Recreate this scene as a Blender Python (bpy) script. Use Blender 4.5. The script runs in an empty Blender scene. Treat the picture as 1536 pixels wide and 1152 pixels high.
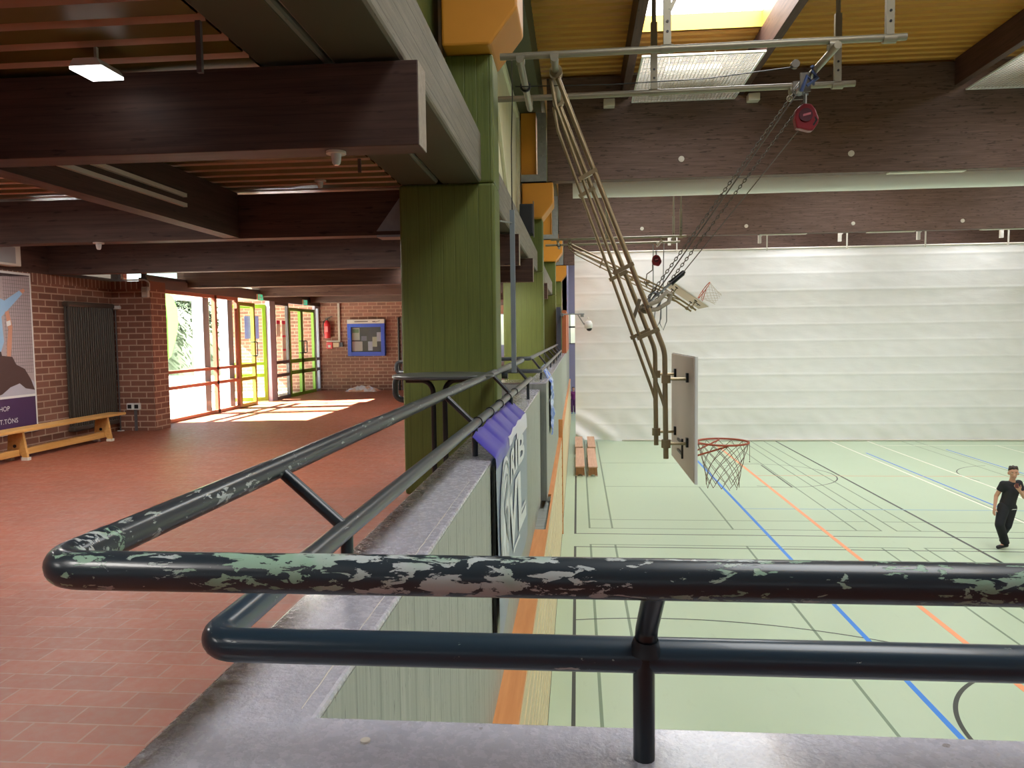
import bpy, math, random
from mathutils import Vector, Matrix, Euler, noise
random.seed(7)
sc = bpy.context.scene
COL = sc.collection
PI = math.pi

# ------------------------------------------------------------------ camera, world, sun, exposure
F_PX, CAM_H = 1120.0, 4.15
yc = Vector((866-768, -(502-576), -F_PX)).normalized()          # the hall's long axis as the camera sees it
u = Vector((-.0125, 1, 0)).normalized()
zc = (u + Vector((0, 0, -(u.dot(yc))/yc.z))).normalized()
xc = yc.cross(zc)
R = Matrix((xc, yc, zc))
cam_d = bpy.data.cameras.new('camera'); cam = bpy.data.objects.new('camera', cam_d); COL.objects.link(cam)
cam_d.sensor_width = 36; cam_d.lens = 36*F_PX/1536; cam_d.clip_start = .05; cam_d.clip_end = 400
cam.matrix_world = Matrix.Translation((0, 0, CAM_H)) @ R.to_4x4()
sc.camera = cam
sc.view_settings.view_transform = 'Standard'; sc.view_settings.look = 'None'
sc.view_settings.gamma = 1; sc.view_settings.exposure = 0.0; sc.view_settings.use_curve_mapping = False
SUN_DIR = Vector((.716, .143, -.683)).normalized()
SUN_E, SKY_S, SKYLIGHT, LAMP = 140.0, .4, 9.8, 78.0
w = bpy.data.worlds.new('sky'); sc.world = w; w.use_nodes = True
nt = w.node_tree; nt.nodes.clear()
so = nt.nodes.new('ShaderNodeOutputWorld'); sb = nt.nodes.new('ShaderNodeBackground'); sk = nt.nodes.new('ShaderNodeTexSky')
sk.sky_type = 'NISHITA'; sk.sun_disc = False; sk.sun_elevation = math.asin(-SUN_DIR.z); sk.sun_rotation = math.atan2(-SUN_DIR.x, -SUN_DIR.y)
sb.inputs[1].default_value = SKY_S
nt.links.new(sk.outputs[0], sb.inputs[0]); nt.links.new(sb.outputs[0], so.inputs[0])
sl = bpy.data.lights.new('sun', 'SUN'); sl.energy = SUN_E; sl.angle = .012; sl.color = (1, .93, .82)
sun = bpy.data.objects.new('sun', sl); COL.objects.link(sun); sun.rotation_euler = SUN_DIR.to_track_quat('-Z', 'Y').to_euler(); sun.location = (-20, 5, 20)
sc.cycles.max_bounces = 8; sc.cycles.diffuse_bounces = 5; sc.cycles.glossy_bounces = 3; sc.cycles.transmission_bounces = 4
sc.cycles.transparent_max_bounces = 12; sc.cycles.use_denoising = True; sc.cycles.sample_clamp_indirect = 6
sc.cycles.caustics_reflective = False; sc.cycles.caustics_refractive = False

# ------------------------------------------------------------------ dimensions (metres; camera stands at x = 0, y = 0)
G = 2.75            # gallery floor
CAP = 3.465         # parapet cap
BAY = 9.12          # column spacing
COLY = [6.26 + BAY*k for k in range(4)]
HX1 = 20.0          # far side wall of the hall
HY0, HY1 = -4.0, 44.0
CEIL_H = 9.35       # hall ceiling
CEIL_G = 5.47       # gallery ceiling
GLX = -6.85         # entrance glazing
BACKY = 19.35       # entrance back wall

# ------------------------------------------------------------------ materials
def hexc(r, g, b):
    f = lambda c: (c/255/12.92) if c/255 <= .04045 else ((c/255+.055)/1.055)**2.4
    return (f(r), f(g), f(b), 1)
class N:
    def __init__(s, name):
        s.m = bpy.data.materials.new(name); s.m.use_nodes = True; s.t = s.m.node_tree; s.t.nodes.clear()
        s.out = s.n('OutputMaterial'); s.b = s.n('BsdfPrincipled'); s.l(s.b.outputs[0], s.out.inputs[0])
    def n(s, t, **k):
        o = s.t.nodes.new('ShaderNode'+t)
        for a, v in k.items(): setattr(o, a, v)
        return o
    def l(s, a, b): s.t.links.new(a, b)
    def coord(s, scale=(1, 1, 1), order=None, rot=(0, 0, 0)):
        c = s.n('TexCoord').outputs['Object']
        if order:
            sp = s.n('SeparateXYZ'); cb = s.n('CombineXYZ'); s.l(c, sp.inputs[0])
            for i, ax in enumerate(order):
                if ax is not None: s.l(sp.outputs[ax], cb.inputs[i])
            c = cb.outputs[0]
        m = s.n('Mapping'); m.inputs['Scale'].default_value = scale; m.inputs['Rotation'].default_value = rot; s.l(c, m.inputs[0])
        return m.outputs[0]
    def noise(s, co, scale=5, detail=4, rough=.55, dist=0):
        o = s.n('TexNoise'); o.inputs['Scale'].default_value = scale; o.inputs['Detail'].default_value = detail
        o.inputs['Roughness'].default_value = rough; o.inputs['Distortion'].default_value = dist
        s.l(co, o.inputs[0]); return o.outputs[0]
    def ramp(s, f, lo, hi, a=0., b=1.):
        o = s.n('MapRange'); o.inputs[1].default_value = lo; o.inputs[2].default_value = hi; o.inputs[3].default_value = a; o.inputs[4].default_value = b
        s.l(f, o.inputs[0]); return o.outputs[0]
    def mix(s, f, a, b, mode='MIX'):
        o = s.n('Mix', data_type='RGBA', blend_type=mode)
        for i, v in ((0, f), (6, a), (7, b)):
            if hasattr(v, 'is_linked'): s.l(v, o.inputs[i])
            else: o.inputs[i].default_value = v
        return o.outputs[2]
    def math(s, op, a, b=0.):
        o = s.n('Math', operation=op)
        for i, v in ((0, a), (1, b)):
            if hasattr(v, 'is_linked'): s.l(v, o.inputs[i])
            else: o.inputs[i].default_value = v
        return o.outputs[0]
    def col(s, v):
        if hasattr(v, 'is_linked'): s.l(v, s.b.inputs['Base Color'])
        else: s.b.inputs['Base Color'].default_value = v
    def bump(s, h, strength=.3, dist=.01):
        o = s.n('Bump'); o.inputs['Strength'].default_value = strength; o.inputs['Distance'].default_value = dist
        s.l(h, o.inputs['Height']); s.l(o.outputs[0], s.b.inputs['Normal'])
    def rough(s, v):
        if hasattr(v, 'is_linked'): s.l(v, s.b.inputs['Roughness'])
        else: s.b.inputs['Roughness'].default_value = v
def plain(name, c, rough=.5, metal=0., var=.12, scale=6., bump=0.):
    k = N(name); co = k.coord(); f = k.noise(co, scale, 5)
    k.col(k.mix(f, tuple(x*(1-var) for x in c[:3])+(1,), tuple(min(1, x*(1+var)) for x in c[:3])+(1,)))
    k.rough(rough); k.b.inputs['Metallic'].default_value = metal
    if bump: k.bump(k.noise(co, scale*6, 4), bump, .004)
    return k.m
def emit(name, c, s):
    k = N(name); k.col(c); k.b.inputs['Emission Color'].default_value = c; k.b.inputs['Emission Strength'].default_value = s; return k.m
def brick(name, order, w_, h_, c1, c2, mortar, mw=.019, rough=.75, gloss_noise=False, bump=.6, offs=.5):
    k = N(name); co = k.coord(order=order)
    b = k.n('TexBrick'); b.offset = offs; b.inputs['Scale'].default_value = 1; b.inputs['Brick Width'].default_value = w_; b.inputs['Row Height'].default_value = h_
    b.inputs['Mortar Size'].default_value = mw/2; b.inputs['Mortar Smooth'].default_value = .15; b.inputs['Bias'].default_value = 0
    b.inputs['Color1'].default_value = c1; b.inputs['Color2'].default_value = c2; b.inputs['Mortar'].default_value = mortar; k.l(co, b.inputs[0])
    v = k.noise(k.coord((1, 1, 1)), 1.1, 5); v2 = k.noise(k.coord(), 26, 4)
    c = k.mix(k.ramp(v, .3, .7, .0, .35), b.outputs[0], tuple(x*.72 for x in c1[:3])+(1,))
    c = k.mix(k.ramp(v2, .35, .75, 0, .25), c, tuple(min(1, x*1.35) for x in c2[:3])+(1,))
    k.col(c); k.rough(k.ramp(v2, .3, .7, rough-.1, rough+.1))
    h = k.math('ADD', k.math('MULTIPLY', b.outputs['Fac'], -1.), k.math('MULTIPLY', v2, .35)); k.bump(h, bump, .004)
    return k.m
def wood(name, c1, c2, axis=0, lam=.042, rough=.6, knots=True, spec=.3, kt=.65):
    k = N(name); sc3 = [14, 14, 14]; sc3[axis] = .9
    co = k.coord(tuple(sc3)); f = k.noise(co, 1.6, 6, .6, .4)
    c = k.mix(k.ramp(f, .3, .72), c1, c2)
    sk3 = [14, 14, 26]; sk3[axis] = 4.5
    kn = k.noise(k.coord(tuple(sk3)), 1.25, 3, .5)
    if knots: c = k.mix(k.ramp(kn, kt, kt+.07, 0, .7), c, tuple(x*.3 for x in c1[:3])+(1,))
    if lam:
        wv = k.n('TexWave', wave_type='BANDS', bands_direction='Z' if axis != 2 else 'X'); wv.inputs['Scale'].default_value = .314/lam; wv.inputs['Distortion'].default_value = .0
        k.l(k.coord(), wv.inputs[0])
        c = k.mix(k.ramp(wv.outputs[1], .0, .04, .35, 0.), c, tuple(x*.45 for x in c1[:3])+(1,))
    k.col(c); k.rough(rough); k.b.inputs['Specular IOR Level'].default_value = spec
    k.bump(f, .12, .004); return k.m
def board_concrete(name, c1, c2, order=(1, 2, 0), pw=.11, rough=.55, streak=.5, bump=.5):
    """board-marked concrete: vertical planks with grain; order puts the horizontal direction of the face first"""
    k = N(name)
    co = k.coord(order=order)
    g = k.noise(_map(k, co, (30, 1.1, 0)), 1.6, 6, .65, .3)
    n2 = k.noise(_map(k, co, (1, 1, 1)), 2.2, 5)
    wv = k.n('TexWave', wave_type='BANDS', bands_direction='X'); wv.inputs['Scale'].default_value = .314/pw; wv.inputs['Distortion'].default_value = .25; wv.inputs['Detail Scale'].default_value = .4; k.l(co, wv.inputs[0])
    seam = k.ramp(wv.outputs[1], .0, .03, 1., 0.)
    c = k.mix(k.ramp(g, .32, .7), c1, c2); c = k.mix(k.ramp(n2, .35, .7, 0, .35), c, c1)
    pits = k.noise(_map(k, co, (75, 9, 0)), 1.3, 3, .5)
    c = k.mix(k.ramp(pits, .65, .71, 0, streak), c, tuple(x*.25 for x in c1[:3])+(1,))
    c = k.mix(k.math('MULTIPLY', seam, .35), c, tuple(x*.5 for x in c1[:3])+(1,))
    k.col(c); k.rough(rough)
    k.bump(k.math('ADD', k.math('MULTIPLY', seam, -.8), k.math('SUBTRACT', g, k.ramp(pits, .68, .76))), bump, .006); return k.m
def _map(k, co, scale):
    m = k.n('Mapping'); m.inputs['Scale'].default_value = scale; k.l(co, m.inputs[0]); return m.outputs[0]
def chipped(name, paint, under, amount, order=(0, 1, 2)):
    """rail paint worn through to an older pale coat; the first axis runs along the rail"""
    k = N(name); co = k.coord(order=order)
    a = k.noise(_map(k, co, (15, 42, 42)), 1.5, 8, .6, .5); b = k.noise(_map(k, co, (3.2, 12, 12)), 1.3, 3, .5)
    c2 = k.noise(_map(k, co, (40, 120, 120)), 1.2, 3, .5)
    e = k.math('ADD', k.math('ADD', a, k.math('MULTIPLY', b, .45)), k.math('MULTIPLY', c2, .06))
    chip = k.ramp(e, amount, amount+.012)
    un = k.mix(k.ramp(k.noise(co, 9, 2), .42, .58), under, hexc(178, 186, 186))
    k.col(k.mix(chip, paint, un)); k.rough(k.ramp(chip, 0, 1, .3, .6))
    k.b.inputs['Coat Weight'].default_value = .15
    k.bump(k.math('MULTIPLY', chip, -1.), .5, .0015); return k.m
def glass(name, tint=(.93, .97, .95, 1), gl=.14):
    k = N(name); t = k.n('BsdfTransparent'); t.inputs[0].default_value = tint; g = k.n('BsdfGlossy'); g.inputs['Roughness'].default_value = .03
    fr = k.n('LayerWeight'); fr.inputs[0].default_value = .5; mx = k.n('MixShader')
    k.l(k.math('ADD', k.math('MULTIPLY', k.math('POWER', fr.outputs['Facing'], 4.), gl*2), .02), mx.inputs[0]); k.l(t.outputs[0], mx.inputs[1]); k.l(g.outputs[0], mx.inputs[2]); k.l(mx.outputs[0], k.out.inputs[0])
    return k.m

TILE = brick('terracotta_tiles', (0, 1, None), .25, .125, hexc(128, 70, 51), hexc(146, 80, 59), hexc(138, 104, 90), .009, .5, bump=.25)
BC = (hexc(112, 72, 58), hexc(142, 94, 76), hexc(190, 160, 140))
BRICK_X = brick('brick_x', (1, 2, None), .25, .0905, *BC); BRICK_Y = brick('brick_y', (0, 2, None), .25, .0905, *BC)
ROW_X = brick('rowlock_x', (2, 1, None), .4, .086, *BC, offs=0); ROW_Y = brick('rowlock_y', (2, 0, None), .4, .086, *BC, offs=0)
GLULAM = wood('dark_glulam', hexc(66, 50, 46), hexc(94, 74, 66), 0)
GLULAM_H = wood('dark_glulam_hall', hexc(86, 68, 61), hexc(116, 93, 85), 0, kt=.61)
GLULAM_Y = wood('dark_glulam_lengthwise', hexc(66, 47, 42), hexc(92, 68, 60), 1)
ENDGRAIN = plain('end_grain', hexc(150, 138, 125), .8, var=.35, scale=30, bump=.4)
OLIVE = board_concrete('olive_painted_concrete', hexc(88, 100, 44), hexc(106, 118, 54), (0, 2, 1), .105, .5, .12, .35)
OLIVE_X = board_concrete('olive_painted_concrete_side', hexc(84, 94, 46), hexc(98, 108, 58), (1, 2, 0), .105, .5, .12, .3)
ORANGE = plain('orange_paint', hexc(208, 140, 44), .5, var=.08, scale=3, bump=.08)
CONC = board_concrete('grey_concrete', hexc(104, 98, 87), hexc(132, 125, 112), (2, 1, 0), .12, .75, .25, .4)
PARA = board_concrete('parapet_board_concrete', hexc(152, 158, 150), hexc(184, 189, 181), (1, 2, 0), .19, .6, .75, .55)
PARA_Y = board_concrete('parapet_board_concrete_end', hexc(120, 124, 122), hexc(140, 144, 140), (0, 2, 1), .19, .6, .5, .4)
def cap_mat():
    k = N('grey_cap_paint'); co = k.coord()
    sp = k.n('SeparateXYZ'); k.l(k.n('TexCoord').outputs['Object'], sp.inputs[0])
    n = k.noise(co, 9, 6, .6); n2 = k.noise(co, 55, 5, .6); big = k.noise(co, 3.2, 4)
    # grime along the gallery-side edges of the two arms
    dl = k.math('SUBTRACT', sp.outputs[0], k.math('MULTIPLY', k.math('SUBTRACT', big, .5), .09))
    left = k.ramp(dl, -.70, -.62, 1., 0.)
    df = k.math('SUBTRACT', sp.outputs[1], k.math('MULTIPLY', k.math('SUBTRACT', big, .5), .06)); front = k.ramp(df, 1.05, 1.10, 1., 0.)
    grime = k.math('MULTIPLY', k.math('MAXIMUM', left, k.math('MULTIPLY', front, .9)), k.ramp(n2, .25, .6, .5, 1.))
    c = k.mix(k.ramp(n, .3, .7), hexc(172, 171, 183), hexc(184, 183, 195))
    sp2 = k.noise(co, 26, 2, .4); c = k.mix(k.ramp(sp2, .765, .785, 0, .7), c, hexc(104, 94, 88))
    c = k.mix(grime, c, hexc(84, 70, 60)); k.col(c)
    k.rough(k.ramp(n2, .3, .7, .16, .36)); k.b.inputs['Coat Weight'].default_value = .5; k.b.inputs['Coat Roughness'].default_value = .12; k.bump(k.math('ADD', k.math('MULTIPLY', n, .3), k.math('MULTIPLY', n2, .5)), .6, .008); return k.m
CAPM = cap_mat(); SOFF = plain('shaded_olive_soffit', hexc(70, 68, 50), .7, var=.12, scale=2)  # underside olive is darkened to stand for shade
PAINT = hexc(42, 52, 60)
RAIL_CHIP = chipped('worn_rail_paint', PAINT, hexc(140, 172, 150), .797, (0, 1, 2))
RAIL_CHIP_Y = chipped('worn_rail_paint_lengthwise', hexc(54, 60, 66), hexc(160, 172, 164), .885, (1, 0, 2))
RAIL = chipped('rail_paint', hexc(42, 60, 74), hexc(150, 172, 156), .965)
RAIL_GREY = chipped('grey_rail_paint', hexc(66, 72, 76), hexc(170, 172, 168), .95, (1, 0, 2))
STRUT = plain('dark_post_paint', hexc(34, 42, 48), .3)
BLACKM = plain('black_metal', hexc(18, 18, 20), .35)
CREAM = board_concrete('cream_boards', hexc(205, 198, 168), hexc(224, 218, 192), (1, 2, 0), .6, .6, .15, .3)
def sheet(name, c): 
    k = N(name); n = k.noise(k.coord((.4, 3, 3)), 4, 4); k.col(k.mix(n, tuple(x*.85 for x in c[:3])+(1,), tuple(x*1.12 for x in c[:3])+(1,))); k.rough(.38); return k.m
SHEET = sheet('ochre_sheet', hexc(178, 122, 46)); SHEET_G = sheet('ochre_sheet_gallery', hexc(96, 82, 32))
CURTAIN = None
def curtain_mat():
    k = N('white_curtain_fabric'); n = k.noise(k.coord((.5, 1, 1.6)), 1.2, 5, .55, .4); n2 = k.noise(k.coord(), 60, 2)
    k.col(k.mix(n, hexc(236, 236, 238), hexc(246, 246, 248))); k.rough(.6); k.bump(k.math('ADD', n, k.math('MULTIPLY', n2, .03)), .35, .05); return k.m
CURTAIN = curtain_mat()
def court_mat():
    k = N('pale_green_court'); n = k.noise(k.coord(), .5, 5); n2 = k.noise(k.coord((1.5, .5, 1)), 5, 4)
    c = k.mix(n, hexc(178, 199, 170), hexc(192, 209, 184)); c = k.mix(k.ramp(n2, .62, .75, 0, .12), c, hexc(140, 150, 128))
    k.col(c); k.rough(k.ramp(n, .3, .7, .30, .42)); k.b.inputs['Specular IOR Level'].default_value = .4; return k.m
COURT = court_mat()
LINE = {n: plain('line_'+n, c, .4, var=.04) for n, c in dict(black=hexc(42, 50, 44), dark=hexc(116, 138, 112), blue=hexc(28, 128, 226), orange=hexc(244, 160, 110), white=hexc(240, 242, 226), pale=hexc(140, 180, 200)).items()}
BIRCH = plain('birch_wall', hexc(216, 200, 160), .4, var=.05, scale=2)
ORANGEWOOD = wood('orange_wood', hexc(206, 136, 80), hexc(224, 158, 102), 1, 0, .45, False)
BENCHW = wood('bench_wood', hexc(190, 140, 76), hexc(212, 164, 98), 1, 0, .42, False)
BENCHP = wood('gym_bench_wood', hexc(196, 150, 124), hexc(216, 176, 150), 1, 0, .45, False)
BENCHE = wood('gym_bench_end', hexc(150, 104, 70), hexc(172, 124, 88), 2, 0, .5, False)
GALV = plain('galvanised_steel', hexc(150, 154, 158), .42, .7, .25, 12)
TUBE = plain('aged_steel_tube', hexc(146, 130, 100), .36, .6, .14, 14)
TUBE_G = plain('grey_green_tube', hexc(142, 136, 118), .4, .4, .14, 10)
WHITE = plain('white_paint', hexc(226, 226, 224), .45, var=.03)
OFFWHITE = plain('off_white', hexc(205, 200, 190), .55, var=.06)
BOARD = plain('board_back', hexc(206, 192, 178), .5, var=.06, scale=2)
RED = plain('red_plastic', hexc(124, 18, 32), .35, var=.1)
FIRE = plain('fire_red', hexc(206, 40, 50), .3, var=.06)
RIMM = plain('rim_paint', hexc(176, 82, 54), .45, var=.2, scale=30)
NETM = plain('net_cord', hexc(196, 186, 172), .8, var=.2, scale=40)
NET_DARK = plain('net_cord_worn', hexc(138, 124, 110), .8, var=.2, scale=40)
GREY = plain('grey_frame', hexc(92, 86, 88), .45, var=.05)
BROWNF = plain('brown_frame', hexc(150, 96, 76), .45, var=.05)
LILAC = plain('lilac_frame', hexc(150, 152, 168), .4, var=.04)
LIME = plain('lime_frame', hexc(116, 158, 38), .4, var=.05); LIMED = plain('lime_frame_worn', hexc(124, 128, 32), .4, var=.05)
GLASS = glass('window_glass'); FROST = N('frosted_fill_pane'); _t = FROST.n('BsdfTranslucent'); _t.inputs[0].default_value = (.26, .28, .30, 1); FROST.l(_t.outputs[0], FROST.out.inputs[0]); FROST = FROST.m
FROST2 = N('frosted_pane_grey'); _t = FROST2.n('BsdfTranslucent'); _t.inputs[0].default_value = (.09, .085, .08, 1); FROST2.l(_t.outputs[0], FROST2.out.inputs[0]); FROST2 = FROST2.m
CASEGLASS = glass('case_glass', (.9, .93, .95, 1), .3)
MILK = emit('skylight_pane', (.93, .965, 1, 1), SKYLIGHT)
FILL_M = emit('fill_lamp_diffuser', (1, .96, .9, 1), LAMP); LAMPS = emit('small_lamp_diffuser', (1, .98, .95, 1), 5.0); FILL_L = emit('long_fill_diffuser', (1, .96, .9, 1), LAMP*.5)
EXITM = emit('exit_green', hexc(70, 190, 150), .9)
DARKBOX = plain('dark_box', hexc(44, 48, 58), .5)
YELLOW = plain('yellow_curb', hexc(236, 190, 70), .5, var=.05)
PURPLE = plain('violet_wall', hexc(150, 146, 176), .6, var=.05)
BLUEF = plain('blue_case', hexc(34, 70, 176), .35, var=.06)
STONE = plain('dark_table_top', hexc(70, 72, 72), .35, var=.1)
PAVE = plain('pavement', hexc(190, 186, 180), .8, var=.1, scale=3)
HEDGE = plain('hedge_leaves', hexc(40, 54, 32), .7, var=.4, scale=9)
BACKING = plain('case_backing', hexc(104, 106, 104), .7, var=.08)
PAPER = plain('paper_white', hexc(232, 232, 228), .7, var=.03)

# ------------------------------------------------------------------ mesh builder
class MB:
    def __init__(s): s.v = []; s.f = []; s.sm = []
    def add(s, vs, fs, smooth=False):
        o = len(s.v); s.v += [tuple(p) for p in vs]; s.f += [tuple(i+o for i in f) for f in fs]; s.sm += [smooth]*len(fs); return s
    def box(s, x0, x1, y0, y1, z0, z1):
        vs = [(x, y, z) for z in (z0, z1) for y in (y0, y1) for x in (x0, x1)]
        return s.add(vs, [(0, 2, 3, 1), (4, 5, 7, 6), (0, 1, 5, 4), (2, 6, 7, 3), (0, 4, 6, 2), (1, 3, 7, 5)])
    def bar(s, a, b, wx, wy, up=(0, 0, 1)):
        """rectangular bar from a to b"""
        a = Vector(a); b = Vector(b); d = (b-a).normalized(); up = Vector(up)
        if abs(d.dot(up)) > .99: up = Vector((0, 1, 0))
        p = d.cross(up).normalized(); q = p.cross(d)
        vs = [c + p*sx*wx/2 + q*sy*wy/2 for c in (a, b) for sx, sy in ((-1, -1), (1, -1), (1, 1), (-1, 1))]
        return s.add(vs, [(0, 3, 2, 1), (4, 5, 6, 7), (0, 1, 5, 4), (1, 2, 6, 5), (2, 3, 7, 6), (3, 0, 4, 7)])
    def tube(s, pts, r, n=12, cap=True, closed=False):
        pts = [Vector(p) for p in pts]; m = len(pts); rr = r if isinstance(r, (list, tuple)) else [r]*m
        tan = []
        for i in range(m):
            a = pts[(i-1) % m] if (closed or i > 0) else pts[i]; b = pts[(i+1) % m] if (closed or i < m-1) else pts[i]
            t = (b-a); tan.append(t.normalized() if t.length > 1e-9 else Vector((0, 0, 1)))
        ref = Vector((0, 0, 1)) if abs(tan[0].z) < .9 else Vector((1, 0, 0))
        nr = (ref - tan[0]*ref.dot(tan[0])).normalized(); vs = []
        for i in range(m):
            nr = (nr - tan[i]*nr.dot(tan[i])).normalized(); bn = tan[i].cross(nr)
            k = 1.0
            if 0 < i < m-1:
                c = (pts[i]-pts[i-1]).normalized().dot((pts[i+1]-pts[i]).normalized()); k = min(1.4, 1/max(.5, math.sqrt(max(.01, (1+c)/2))))
            for j in range(n):
                a = 2*PI*j/n; vs.append(pts[i] + (nr*math.cos(a)+bn*math.sin(a))*rr[i])
        fs = [(i*n+j, i*n+(j+1) % n, ((i+1) % m)*n+(j+1) % n, ((i+1) % m)*n+j) for i in range(m if closed else m-1) for j in range(n)]
        s.add(vs, fs, True)
        if cap and not closed:
            o = len(s.v)-len(vs); s.f += [tuple(o+j for j in range(n))[::-1], tuple(o+(m-1)*n+j for j in range(n))]; s.sm += [False, False]
        return s
    def prism(s, poly, fn, t0, t1):
        """poly: 2d outline, fn(u, v, t) -> xyz, extruded t0..t1"""
        n = len(poly); vs = [fn(u_, v_, t) for t in (t0, t1) for u_, v_ in poly]
        return s.add(vs, [tuple(range(n))[::-1], tuple(range(n, 2*n))] + [(i, (i+1) % n, n+(i+1) % n, n+i) for i in range(n)])
    def ball(s, c, r, n=12, m=8):
        rx, ry, rz = r if isinstance(r, (tuple, list)) else (r, r, r); vs = []; fs = []
        for i in range(m+1):
            t = PI*i/m
            for j in range(n): a = 2*PI*j/n; vs.append((c[0]+rx*math.sin(t)*math.cos(a), c[1]+ry*math.sin(t)*math.sin(a), c[2]+rz*math.cos(t)))
        fs = [(i*n+j, (i+1)*n+j, (i+1)*n+(j+1) % n, i*n+(j+1) % n) for i in range(m) for j in range(n)]
        return s.add(vs, fs, True)
    def disc(s, c, r, axis, h, n=20):
        a = Vector(axis).normalized(); return s.tube([Vector(c)-a*h/2, Vector(c)+a*h/2], r, n)
    def grid(s, fn, nu, nv, smooth=True):
        vs = [fn(i/nu, j/nv) for j in range(nv+1) for i in range(nu+1)]
        return s.add(vs, [(j*(nu+1)+i, j*(nu+1)+i+1, (j+1)*(nu+1)+i+1, (j+1)*(nu+1)+i) for j in range(nv) for i in range(nu)], smooth)
    def mesh(s, name):
        me = bpy.data.meshes.new(name); me.from_pydata(s.v, [], s.f); me.polygons.foreach_set('use_smooth', s.sm); me.update()
        return me
    def build(s, name, m, parent=None, bevel=0, sharp=True, label=None, **tags):
        me = s.mesh(name); me.materials.append(m)
        if any(s.sm) and sharp: me.set_sharp_from_angle(angle=math.radians(40))
        o = bpy.data.objects.new(name, me); COL.objects.link(o)
        if parent: adopt(o, parent)
        if bevel:
            b = o.modifiers.new('bevel', 'BEVEL'); b.width = bevel; b.segments = 2; b.limit_method = 'ANGLE'; b.harden_normals = False
        if label: o['label'] = label
        for a, v in tags.items(): o[a] = v
        return o
def adopt(o, parent):
    o.parent = parent; o.matrix_parent_inverse = Matrix.Translation(-Vector(parent.location))
def thing(name, label, cat, loc, group=None, kind=None):
    o = bpy.data.objects.new(name, None); COL.objects.link(o); o.location = loc; o.empty_display_size = .1
    o['label'] = label; o['category'] = cat
    if group: o['group'] = group
    if kind: o['kind'] = kind
    return o
def tag(o, label, cat, group=None, kind=None):
    o['label'] = label; o['category'] = cat
    if group: o['group'] = group
    if kind: o['kind'] = kind
    return o
def struct(mb, name, m, label=None, cat=None, parent=None, bevel=0):
    o = mb.build(name, m, parent, bevel); o['kind'] = 'structure'
    if label: o['label'] = label
    if cat: o['category'] = cat
    return o
def dup(root, delta, label, group=None):
    r = root.copy(); COL.objects.link(r); r.location = Vector(root.location)+Vector(delta); r['label'] = label
    if group: r['group'] = group
    def rec(a, b):
        for ch in a.children:
            c = ch.copy(); COL.objects.link(c); c.parent = b; rec(ch, c)
    rec(root, r); return r
def fillet(pts, r, seg=6):
    pts = [Vector(p) for p in pts]; out = [pts[0]]
    for i in range(1, len(pts)-1):
        a, b, c = pts[i-1], pts[i], pts[i+1]; d1 = (a-b); d2 = (c-b); l1, l2 = d1.length, d2.length; d1.normalize(); d2.normalize()
        ang = math.acos(max(-1, min(1, d1.dot(d2)))); t = min(r/math.tan(ang/2), .49*l1, .49*l2); rr = t*math.tan(ang/2)
        bis = (d1+d2)
        if bis.length < 1e-6: out.append(b); continue
        cen = b + bis.normalized()*(rr/math.sin(ang/2)); p0 = b+d1*t-cen; p1 = b+d2*t-cen
        tot = p0.angle(p1); ax = p0.cross(p1).normalized()
        for k in range(seg+1): out.append(cen + Matrix.Rotation(tot*k/seg, 3, ax) @ p0)
    out.append(pts[-1]); return out
def text_mesh(body, size, name, m, fn, parent, depth=.002, align='LEFT', bold=0.0):
    """flat lettering mapped by fn(u, v, w) -> xyz"""
    cu = bpy.data.curves.new('t', 'FONT'); cu.body = body; cu.size = size; cu.align_x = align; cu.extrude = depth; cu.offset = bold; cu.resolution_u = 3
    ob = bpy.data.objects.new('t', cu); COL.objects.link(ob); bpy.context.view_layer.update()
    me0 = ob.to_mesh(); vs = [fn(*v.co) for v in me0.vertices]; fs = [tuple(p.vertices) for p in me0.polygons]; ob.to_mesh_clear()
    bpy.data.objects.remove(ob); bpy.data.curves.remove(cu)
    mb = MB(); mb.add(vs, fs); return mb.build(name, m, parent)

# ================================================================== SETTING
struct(MB().box(-.34, HX1, HY0, HY1, -.2, 0), 'floor', COURT)
# court lines: one object per colour, painted on the sports floor
def lines(name, m, segs, z, arcs=()):
    mb = MB()
    for x0, y0, x1, y1, wd in segs:
        h = wd/2
        if abs(x1-x0) < 1e-6: mb.box(x0-h, x0+h, min(y0, y1)-h, max(y0, y1)+h, 0, z)
        else: mb.box(min(x0, x1)-h, max(x0, x1)+h, y0-h, y0+h, 0, z)
    for cx, cy, r, a0, a1, wd in arcs:
        n = 48; vs = []
        for i in range(n+1):
            a = math.radians(a0+(a1-a0)*i/n)
            for rr in (r-wd/2, r+wd/2): vs.append((cx+rr*math.cos(a), cy+rr*math.sin(a), z))
        mb.add(vs, [(2*i, 2*i+1, 2*i+3, 2*i+2) for i in range(n)])
    o = mb.build(name, m); o['kind'] = 'structure'; return o
lines('floor_marking', LINE['black'], [(-.07, 5, -.07, 14.47, .045), (-.07, 14.47, 13.5, 14.47, .035), (-.07, 15.44, 13.5, 15.44, .035), (-.07, 15.44, -.07, 29, .045),
      (7.51, 4, 7.51, 29, .06), (5.71, 20.36, 5.71, 23.75, .045)], .0012, [(5.58, 22.15, 1.8, -115, 130, .035), (12.7, 22.0, 1.8, 100, 200, .03), (5.75, 7.6, 1.8, 90, 190, .05), (1.2, 4.2, 6.6, 60, 101, .03)])
D = LINE['dark']
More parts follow.
